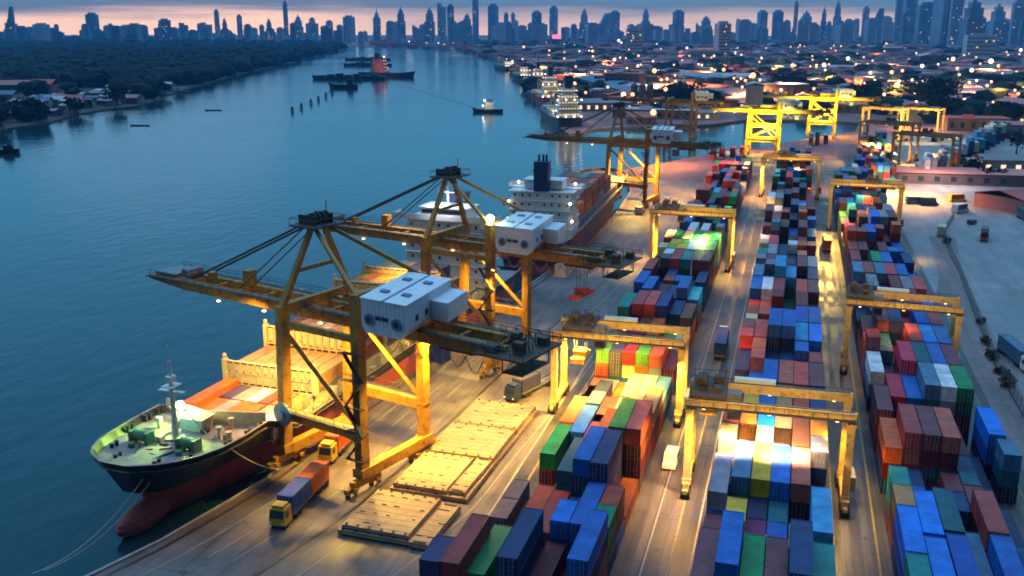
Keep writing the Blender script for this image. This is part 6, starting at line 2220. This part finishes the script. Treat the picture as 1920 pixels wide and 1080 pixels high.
big = [(1412, 142, 22, 3.1, 'city'), (1682, 160, 22, 2.6, 'city'), (1227, 133, 20, 3.0, 'city'), (1169, 178, 18, 2.1, 'city_white'), (1186, 178, 18, 1.7, 'city'), (1225, 212, 26, 1.7, 'city'), (1545, 122, 20, 3.0, 'city_white'), (1590, 110, 20, 3.4, 'city_white'), (1486, 123, 18, 3.0, 'city'), (1357, 131, 18, 2.4, 'city'), (1320, 165 - 60, 18, 2.2, 'city'), (1724, 107, 20, 3.6, 'city_white'), (1729, 124, 18, 2.9, 'city_white'), (1787, 111, 20, 3.6, 'city_white'), (1858, 115, 22, 4.0, 'city_white'), (1872, 124, 16, 2.4, 'city'), (1822, 132, 18, 2.7, 'city_white'), (1795, 129, 16, 2.2, 'city'), (1672, 136, 18, 2.4, 'city'), (1632, 137, 18, 2.3, 'city'), (1692, 133, 16, 2.1, 'city'), (1852, 92, 18, 4.0, 'city_white'), (1914, 94, 18, 4.4, 'city_white'), (1650, 71, 30, 5.4, 'city_white'), (1662, 82, 20, 4.2, 'city'), (1600, 67, 30, 4.0, 'city_white'), (1526, 70, 30, 4.0, 'city_white'), (1500, 85, 18, 3.2, 'city'), (1390, 103, 16, 2.3, 'city'), (1339, 105, 16, 2.2, 'city_white'), (1310, 121, 16, 2.0, 'city'), (1340, 83, 22, 4.2, 'city_white'), (1288, 90, 20, 3.4, 'city_white'), (1197, 105, 18, 2.6, 'city'), (1152, 112, 18, 3.0, 'city_white'), (1111, 96, 20, 3.4, 'city'), (1112, 106, 16, 2.4, 'city'), (1098, 70, 26, 5.0, 'city_white'), (1124, 73, 24, 4.0, 'city'), (1160, 76, 26, 6.5, 'city_white'), (1165, 80, 22, 4.0, 'city_white'), (1077, 86, 18, 3.2, 'city_white'), (1030, 95, 18, 2.6, 'city'), (1058, 98, 16, 2.2, 'city'), (1058, 110, 16, 2.0, 'city'), (982, 88, 20, 3.8, 'city'), (1202, 90, 20, 2.4, 'city'), (1240, 138 + 12, 14, 1.7, 'city'), (1196, 124, 14, 2.2, 'city_white'), (1248, 168, 16, 1.9, 'city'), (761, 65, 26, 4.6, 'city_white'), (767, 78, 18, 3.4, 'city_white'), (800, 80, 16, 2.6, 'city'), (822, 81, 16, 2.8, 'city_white'), (833, 83, 14, 2.4, 'city'), (850, 80, 14, 2.2, 'city'), (945, 82, 16, 2.6, 'city'), (1025, 66, 22, 3.4, 'city_white'), (1903, 170, 14, 1.4, 'city'), (1808, 187, 12, 1.2, 'city_white'), (1718, 192, 14, 1.2, 'city_white'), (1820, 190, 10, 1.0, 'city'), (1862, 192, 10, 1.0, 'city'), (460, 63, 20, 4.0, 'city_white'), (143, 74, 14, 3.0, 'city_white'), (190, 72, 14, 2.4, 'city_white'), (246, 57.8, 30, 3, 'city_white')]
for (px, py, h, r, k) in big:
    if py < 63:
        continue
    col_ = 'white' if 'white' in k else 'orange'
    size = 'large' if r > 2.9 else 'small'
    mast_lamp('%s %s lamp glowing on a pole among the low roofs' % (size, col_), px, py, h, r * .95, 'lamp_' + k, group='%s %s lamps among the low roofs' % (size, col_))
for i in range(230):
    px, py = cr_.uniform(900, 1915), 70 + 110 * cr_.random() ** 1.7
    g = at(px, py, 12)
    if not inside(city_poly, g.x, g.y):
        continue
    wht = cr_.random() < .35
    mast_lamp('tiny %s street lamp glowing between the low roofs' % ('white' if wht else 'orange'), px, py, 12, .9 + g.length / 2300, 'lamp_city_white' if wht else 'lamp_city', group='tiny %s street lamps of the low city' % ('white' if wht else 'orange'))
# lit signboard and red sign far off
g = at(1048, 79, 0)
t = thing('billboard', 'glowing pink red billboard far off in the low city', 'billboard', (g.x, g.y, 0), HEAD)
MB().bx(-40, 40, -.6, 0, 20, 44).build('sign_face', M['lit_pink'], t)
MB().tube((-20, 1, 0), (-20, 1, 30), 1, 6).tube((20, 1, 0), (20, 1, 30), 1, 6).build('post', M['steel'], t)
# high masts of the port itself
for (px, py, h, lb) in ((1292, 585, 13, 'thin pale light pole between the left and middle blocks'),):
    g = at(px, py)
    t = thing('light_pole', lb, 'light pole', (g.x, g.y, 0))
    MB().tube((0, 0, 0), (0, 0, h + 3), .16, 8, 0, .09).build('pole', M['white'], t)
    MB().bx(-.9, .9, -.15, .15, h + 2.6, h + 2.9).build('lamp_arm', M['steel'], t)

# ------------------------------------------------------------------ added gantry fill, and light from the lamps that burn in the photo
WARM, YEL, WHT, ORG = (1, .50, .09), (1, .62, .09), (1, .80, .50), (1, .42, .10)


def crane_light(cr, x, y, z, tx, ty, power, color=WARM, angle=100, r=.6):
    spot('crane_floodlight', crane_pt(cr, x, y, z), crane_pt(cr, tx, ty, 0), power, color, angle, .7, r)


K = 1.0
crane_light(CR1, 0, -2, 21.5, 0, -3, 45000, YEL, 140)
crane_light(CR1, 3, -1, 23.4, 3, -1, 30000, YEL, 150)
crane_light(CR1, 16, 3.2, 23.4, 15, 3, 35000, WARM, 120)
crane_light(CR1, 27, -3.2, 23.4, 23, -12, 30000, WARM, 120)
crane_light(CR1, -12, -6, 23.4, -10, -16, 100000, YEL, 105)
crane_light(CR1, -12, 2, 23.4, -13, 4, 30000, YEL, 90)
crane_light(CR2, 0, -2, 22.4, 0, -2, 45000, YEL, 140)
crane_light(CR2, 17, 3, 23.4, 17, 2, 25000, WARM, 120)
crane_light(CR2, -10, 9, 22.4, -9, 17, 60000, YEL, 100)
crane_light(CR3, 0, 0, 23.4, 0, 0, 105000, YEL, 150)
crane_light(CR3, 16, 3, 23.4, 18, 8, 67500, WARM, 120)
crane_light(CR3, -10, 0, 23.4, -18, 0, 75000, WARM, 130)
for g_ in (g1, g2):
    for (dx, dy, z, pw) in ((0, -15, 18, 50000), (-16, -18, 20, 46000), (12, -18, 20, 46000)):
        spot('basin_floodlight', (g_.x + dx, g_.y + dy, z), (g_.x + dx * .6, g_.y + 2, 17), pw, (1, .74, .1), 130, .7, .6)
    spot('basin_floodlight', (g_.x, g_.y, 23), (g_.x, g_.y, 0), 120000, YEL, 140, .7, .6)
# ship one foredeck and cargo
p = ship_pt(14.0, 2.9, fc + 4.2)
spot('deck_light', p, ship_pt(10, 2.0, fc), 17000, (.55, 1, .10), 150, .6, .4)
point('deck_light', ship_pt(9.8, .9, fc + 2.2), 260, (.2, .8, 1), .2)
spot('deck_light', p, ship_pt(19, 1.5, fc), 4200, (1, .8, .3), 150, .6, .4)
p = ship_pt(9, 0, fc + 8)
spot('deck_light', p, ship_pt(4, 0, fc), 3500, (1, .66, .4), 150, .7, .4)
p = ship_pt(24, -2, 27)
spot('deck_light', p, ship_pt(34, 0, HC), 9500, YEL, 120, .7, .5)
p = ship_pt(44, -2, 31)
spot('deck_light', p, ship_pt(52, 0, DK), 10000, YEL, 130, .7, .5)
p = ship_pt(92, 0, 36)
spot('deck_light', p, ship_pt(80, 0, DK), 10800, (1, .70, .3), 130, .7, .5)
p = ship_pt(108, 0, 32)
spot('deck_light', p, ship_pt(118, 0, 14), 9800, (.95, .9, 1), 130, .7, .5)
# gantries
def rtg_light(x, y, z, pw, c=YEL, a=115, tx=0, ty=0):
    spot('gantry_flood_or_fill', (x, y, z), (x + tx, y + ty, 0), pw, c, a, .65, .4)


rtg_light(-10.0, 141.5, 14.4, 36000, YEL, 135)
rtg_light(-8.5, 134.0, 15.0, 27000, WARM, 120, -3, 0)
rtg_light(-5.2, 132.6, 14.6, 15000, (1, .86, .8), 110, 0, 1)
rtg_light(0.0, 132.4, 14.6, 17000, (1, .84, .7), 110, 0, 1)
rtg_light(3.8, 132.6, 14.6, 15000, (1, .74, .4), 110, 0, 1)
rtg_light(0.0, 140.6, 15.6, 9600, WHT, 130, 1, 1)
rtg_light(11.0, 137.0, 13.5, 25200, WARM, 120, 3, -3)
rtg_light(9.6, 140.0, 12, 8400, YEL, 140)
rtg_light(-28, 163, 14, 21600, YEL, 130, 0, -1)
rtg_light(-36.0, 166.5, 13.5, 48000, YEL, 140)
rtg_light(-21.5, 163.5, 14, 21600, YEL, 120)
rtg_light(-15.0, 160.0, 12, 15600, YEL, 130, 0, 6)
rtg_light(-29, 171.5, 14, 21600, YEL, 120, 0, 3)
rtg_light(22, 200.5, 14.2, 3600, WARM, 120)
rtg_light(13.8, 201, 12, 3600, WARM, 120)
rtg_light(-24, 281, 13.6, 14000, (.72, 1, .25), 120, 1, -8)
rtg_light(-36.0, 283, 14.2, 36000, YEL, 130)
rtg_light(-17.5, 283, 13, 24000, YEL, 130)
rtg_light(13.5, 350, 14, 50000, YEL, 130, -2, -18)
rtg_light(24, 350, 15.2, 16000, WHT, 120)
rtg_light(2, 417, 15, 54000, YEL, 130)
rtg_light(-10, 417, 15, 54000, WARM, 130)
# added spots hung in front of the gantries brighten their girder faces
for (x, y, w_, pw) in ((-6, 127.5, 0, 5200), (6, 127.5, 0, 5200), (18, 190.5, 0, 3600), (28, 190.5, 0, 3600), (-32, 153.5, 0, 6000), (-22, 153.5, 0, 6000), (-31, 272, 0, 5200), (-22, 272, 0, 5200), (20, 343, 0, 6000), (30, 343, 0, 6000), (-5, 410, 0, 6000), (4, 410, 0, 6000)):
    spot('gantry_flood_or_fill', (x, y, 21), (x, y + 10, 15.2), pw, YEL, 95, .8, .5)
# apron wash, lane pools
for (x, y, z, pw, c) in ((-40.5, 130, 20, 14000, WARM), (-31, 152, 20, 18000, WARM), (-13.8, 180, 18, 7000, ORG), (-14.2, 137, 13, 16000, WARM), (-13.5, 225, 16, 9000, ORG), (-14, 285, 16, 30000, ORG), (-14, 335, 18, 40000, WARM), (-44, 330, 22, 9000, ORG), (-46, 420, 22, 90000, WARM), (-20, 445, 22, 80000, ORG), (14, 300, 16, 14000, WARM), (37, 312, 7, 5000, WARM), (-46, 285, 14, 22000, WARM)):
    spot('lane_floodlight', (x, y, z), (x, y, 0), pw, c, 140, .9, .8)
# yard beyond and the low city: lamps seen there light their ground
for (px, py, h, pw, c) in ((1280, 128, 26, 260000, ORG), (1460, 108, 26, 330000, ORG), (1180, 118, 26, 300000, ORG), (1640, 122, 26, 280000, ORG), (1880, 150, 22, 160000, ORG), (1480, 148, 22, 160000, (1, .5, .4)), (1330, 158, 22, 130000, (1, .5, .4)), (1080, 118, 24, 200000, ORG), (1662, 290, 17, 150000, ORG), (1735, 300, 17, 45000, ORG), (1700, 255, 17, 240000, WARM), (1640, 250, 16, 200000, WARM), (1760, 280, 17, 22000, (1, .7, .6)), (1225, 216, 26, 90000, ORG), (1180, 200, 18, 160000, (1, .6, .4)), (1065, 205, 22, 24000, WHT), (1035, 175, 22, 24000, WHT), (1412, 146, 24, 260000, ORG), (1230, 140, 22, 260000, ORG), (1540, 126, 24, 280000, ORG), (1680, 150, 24, 260000, ORG), (1800, 135, 24, 300000, ORG), (1330, 115, 24, 300000, ORG), (1120, 100, 24, 420000, ORG), (1600, 105, 24, 420000, ORG), (1860, 112, 24, 420000, WARM), (1720, 195, 18, 60000, ORG), (1870, 200, 14, 40000, WARM), (1000, 110, 22, 250000, ORG), (850, 88, 22, 400000, ORG)):
    g = at(px, py, h)
    spot('city_floodlight', (g.x, g.y, h), (g.x, g.y, 0), pw * (7.0 if py < 150 else 2.2), c, 160, 1.0, 1.5)

for i in range(34):
    px, py = cr_.uniform(960, 1910), 78 + 80 * cr_.random() ** 1.3
    g = at(px, py, 20)
    if inside(city_poly, g.x, g.y):
        spot('city_floodlight', (g.x, g.y, 20), (g.x, g.y, 0), 2.2e5 * (g.length / 1500) ** 1.2, cr_.choice((ORG, WARM, (1, .45, .3))), 165, 1.0, 1.5)

for (px, py) in ((1640, 268), (1690, 268), (1740, 268)):
    g = at(px, py)
    spot('gantry_flood_or_fill', (g.x, g.y - 26, 16), (g.x, g.y + 4, 16), 90000, YEL, 120, .8, .6)
